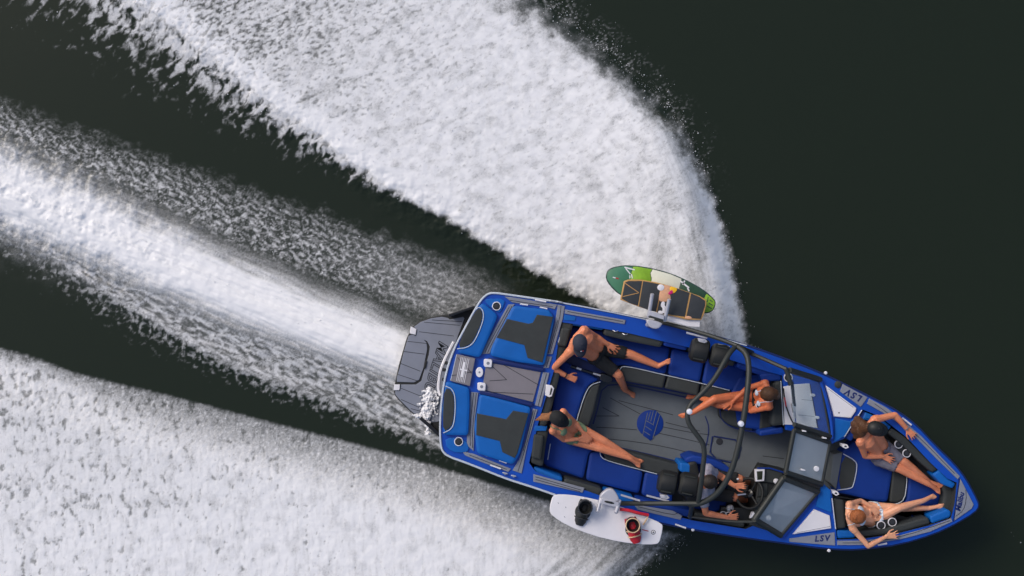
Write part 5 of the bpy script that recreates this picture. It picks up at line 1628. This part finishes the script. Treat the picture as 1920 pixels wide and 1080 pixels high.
# --- 5: person in grey on the port bow seat
P = Person(dict(pelvis=(1652, 850, .72), head=(1640, 803, 1.28), hipL=(1660, 838, .72), hipR=(1646, 860, .72),
    shL=(1640, 787, 1.07), shR=(1613, 829, 1.06), elL=(1678, 778, 1.02), wrL=(1701, 805, .97), haL=(1714, 818, .96),
    elR=(1622, 855, .86), wrR=(1656, 856, .86), haR=(1674, 864, .85), front=(.8, -.4, .2), face=(.93, -.25, -.3), headup=(.25, 0, .95),
    curlL=(.25,), sprL=(.2,), curlR=(.15,), sprR=(.18,),
    knL=(1696, 866, .80), anL=(1741, 903, .70), toL=(1764, 911, .74), knR=(1686, 878, .78), anR=(1742, 908, .76), toR=(1768, 925, .76)),
    W(1670, 850, ZB), 'm', .97)
P.build('person', 'long-haired person in grey shorts and dark cap on the port bow seat', 'skin')
P.garment('grey_shorts', np.isin(P.bn, ['pelvis']) | (np.isin(P.bn, ['thighL', 'thighR']) & (P.bt < .84)) | ((P.bn == 'belly') & (P.bt < .3)), 'cloth_dgrey', .014, .006)
P.hair([P.scalp(-.004), ('c', P.hd - P.face * .07, W(1614, 806, 1.14) - P.base, .06, .055), ('c', W(1618, 797, 1.18) - P.base, W(1607, 786, 1.04) - P.base, .065, .05), ('c', W(1614, 802, 1.14) - P.base, W(1603, 796, 1.04) - P.base, .07, .06), ('c', W(1614, 806, 1.14) - P.base, W(1603, 807, 1.04) - P.base, .07, .06), ('c', W(1616, 810, 1.14) - P.base, W(1605, 818, 1.0) - P.base, .065, .045)], 'hair_brown')
P.cap_hat('black')
P.watch('bracelet', P.j['wrL'], P.j['elL'], 'cloth_dgrey', None, .03, .030)

# --- 6: woman with auburn hair on the starboard bow seat
P = Person(dict(pelvis=(1624, 966, .72), head=(1606, 968, 1.24), hipL=(1630, 952, .72), hipR=(1632, 978, .72),
    shL=(1592, 946, 1.03), shR=(1598, 990, 1.04), elL=(1613, 939, .84), wrL=(1634, 950, .86), haL=(1644, 962, .86),
    elR=(1628, 1024, 1.02), wrR=(1662, 1006, 1.00), haR=(1682, 1003, .99), front=(.9, 0, .2), face=(.80, -.1, -.60), headup=(.55, 0, .8),
    curlL=(.3,), curlR=(.12,), sprR=(.2,),
    knL=(1678, 952, .80), anL=(1740, 953, .70), toL=(1760, 951, .74), knR=(1684, 953, .86), anR=(1731, 939, .76), toR=(1754, 930, .74)),
    W(1640, 962, ZB), 'f', .97)
P.build('person', 'fair woman with auburn hair and a pale bikini resting an arm on the starboard gunwale', 'skin_fair')
P.garment('bikini_bottom', np.isin(P.bn, ['pelvis', 'thighL', 'thighR']) & (np.abs((P.C - np.array(P.pel)) @ np.array(P.spine) + .02) < .022) & (np.linalg.norm(P.C - np.array(P.pel), axis=1) < .19), 'cloth_white', .006, 0)
for sg in (-1, 1):
    cc = P.chest + P.lat * sg * .070 + P.fwd * .105 - P.spine * .015
    P.garment('bikini_cup', np.linalg.norm(P.C - np.array(cc), axis=1) < .068, 'cloth_white', .007, .002)
    P.strap('bikini_strap', [cc + P.spine * .05, P.ch + P.lat * sg * .10 + P.spine * .05, P.ch + P.lat * sg * .13 - P.fwd * .08], 'cloth_white', .0045)
P.hair([P.scalp(.014, .014), ('c', P.hd - P.face * .07 + P.hup * .05, P.hd - P.face * .09 + P.hup * .06, .05, .04)], 'hair_red', amp=.005)

# ================================================================== SPLASH ON THE SWIM PLATFORM
def splash():
    st = 0.005
    a, b = W(770, 725, .34), W(835, 815, .34)
    xs_ = np.arange(a.x, b.x, st); ys_ = np.arange(b.y, a.y, st)
    X, Y = np.meshgrid(xs_, ys_)
    u = X / ((CAM_H - .36) * MPP) + 960; v = 540 - Y / ((CAM_H - .36) * MPP)
    n1 = fbm(u / 10, v / 10, 301, 5, .65); n2 = fbm(u / 5, v / 5, 311, 3)
    # body runs from the transom down-left, torn fingers along its edge
    spine_x = np.interp(v, [728, 740, 755, 770, 780, 792], [804, 806, 800, 800, 794, 800])
    wid = np.interp(v, [726, 734, 745, 765, 780, 790], [4, 17, 16, 15, 14, 6])
    body = 1 - np.abs(u - spine_x - 2) / wid
    tail = 1 - np.hypot((u - 785) / 12, (v - 781 + (u - 785) * -.25) / 5)
    lace = 1 - np.hypot((u - 817) / 13, (v - 757) / 24)
    k = np.maximum.reduce([body * .8 + n1 * .9 + n2 * .5, tail + n2 * .9, lace * .5 + n1 * 1.0 + n2 * .8 - .12])
    keep = (k > .12) & (u < 824)
    zt = ZP + .02 + np.clip(k, 0, 1) * .05 + n2 * .003
    nx = len(xs_)
    V = np.stack([X, Y, zt], -1).reshape(-1, 3)
    kq = keep[:-1, :-1] & keep[1:, :-1] & keep[:-1, 1:] & keep[1:, 1:]
    jj, ii = np.nonzero(kq)
    q = np.stack([jj * nx + ii, jj * nx + ii + 1, (jj + 1) * nx + ii + 1, (jj + 1) * nx + ii], -1)
    used = np.unique(q); mp = -np.ones(len(V), int); mp[used] = np.arange(len(used))
    V = V[used]; q = mp[q]
    base = W(800, 765, ZP)
    o = obj('splash', V - np.array(base), [tuple(int(i) for i in f) for f in q], 'drop', None, 180)
    o.location = base
    sd = o.modifiers.new('thick', 'SOLIDIFY'); sd.thickness = 0.006; sd.offset = -1
    tag(o, 'white burst of water breaking over the swim platform', 'splash', kind='stuff')
splash()
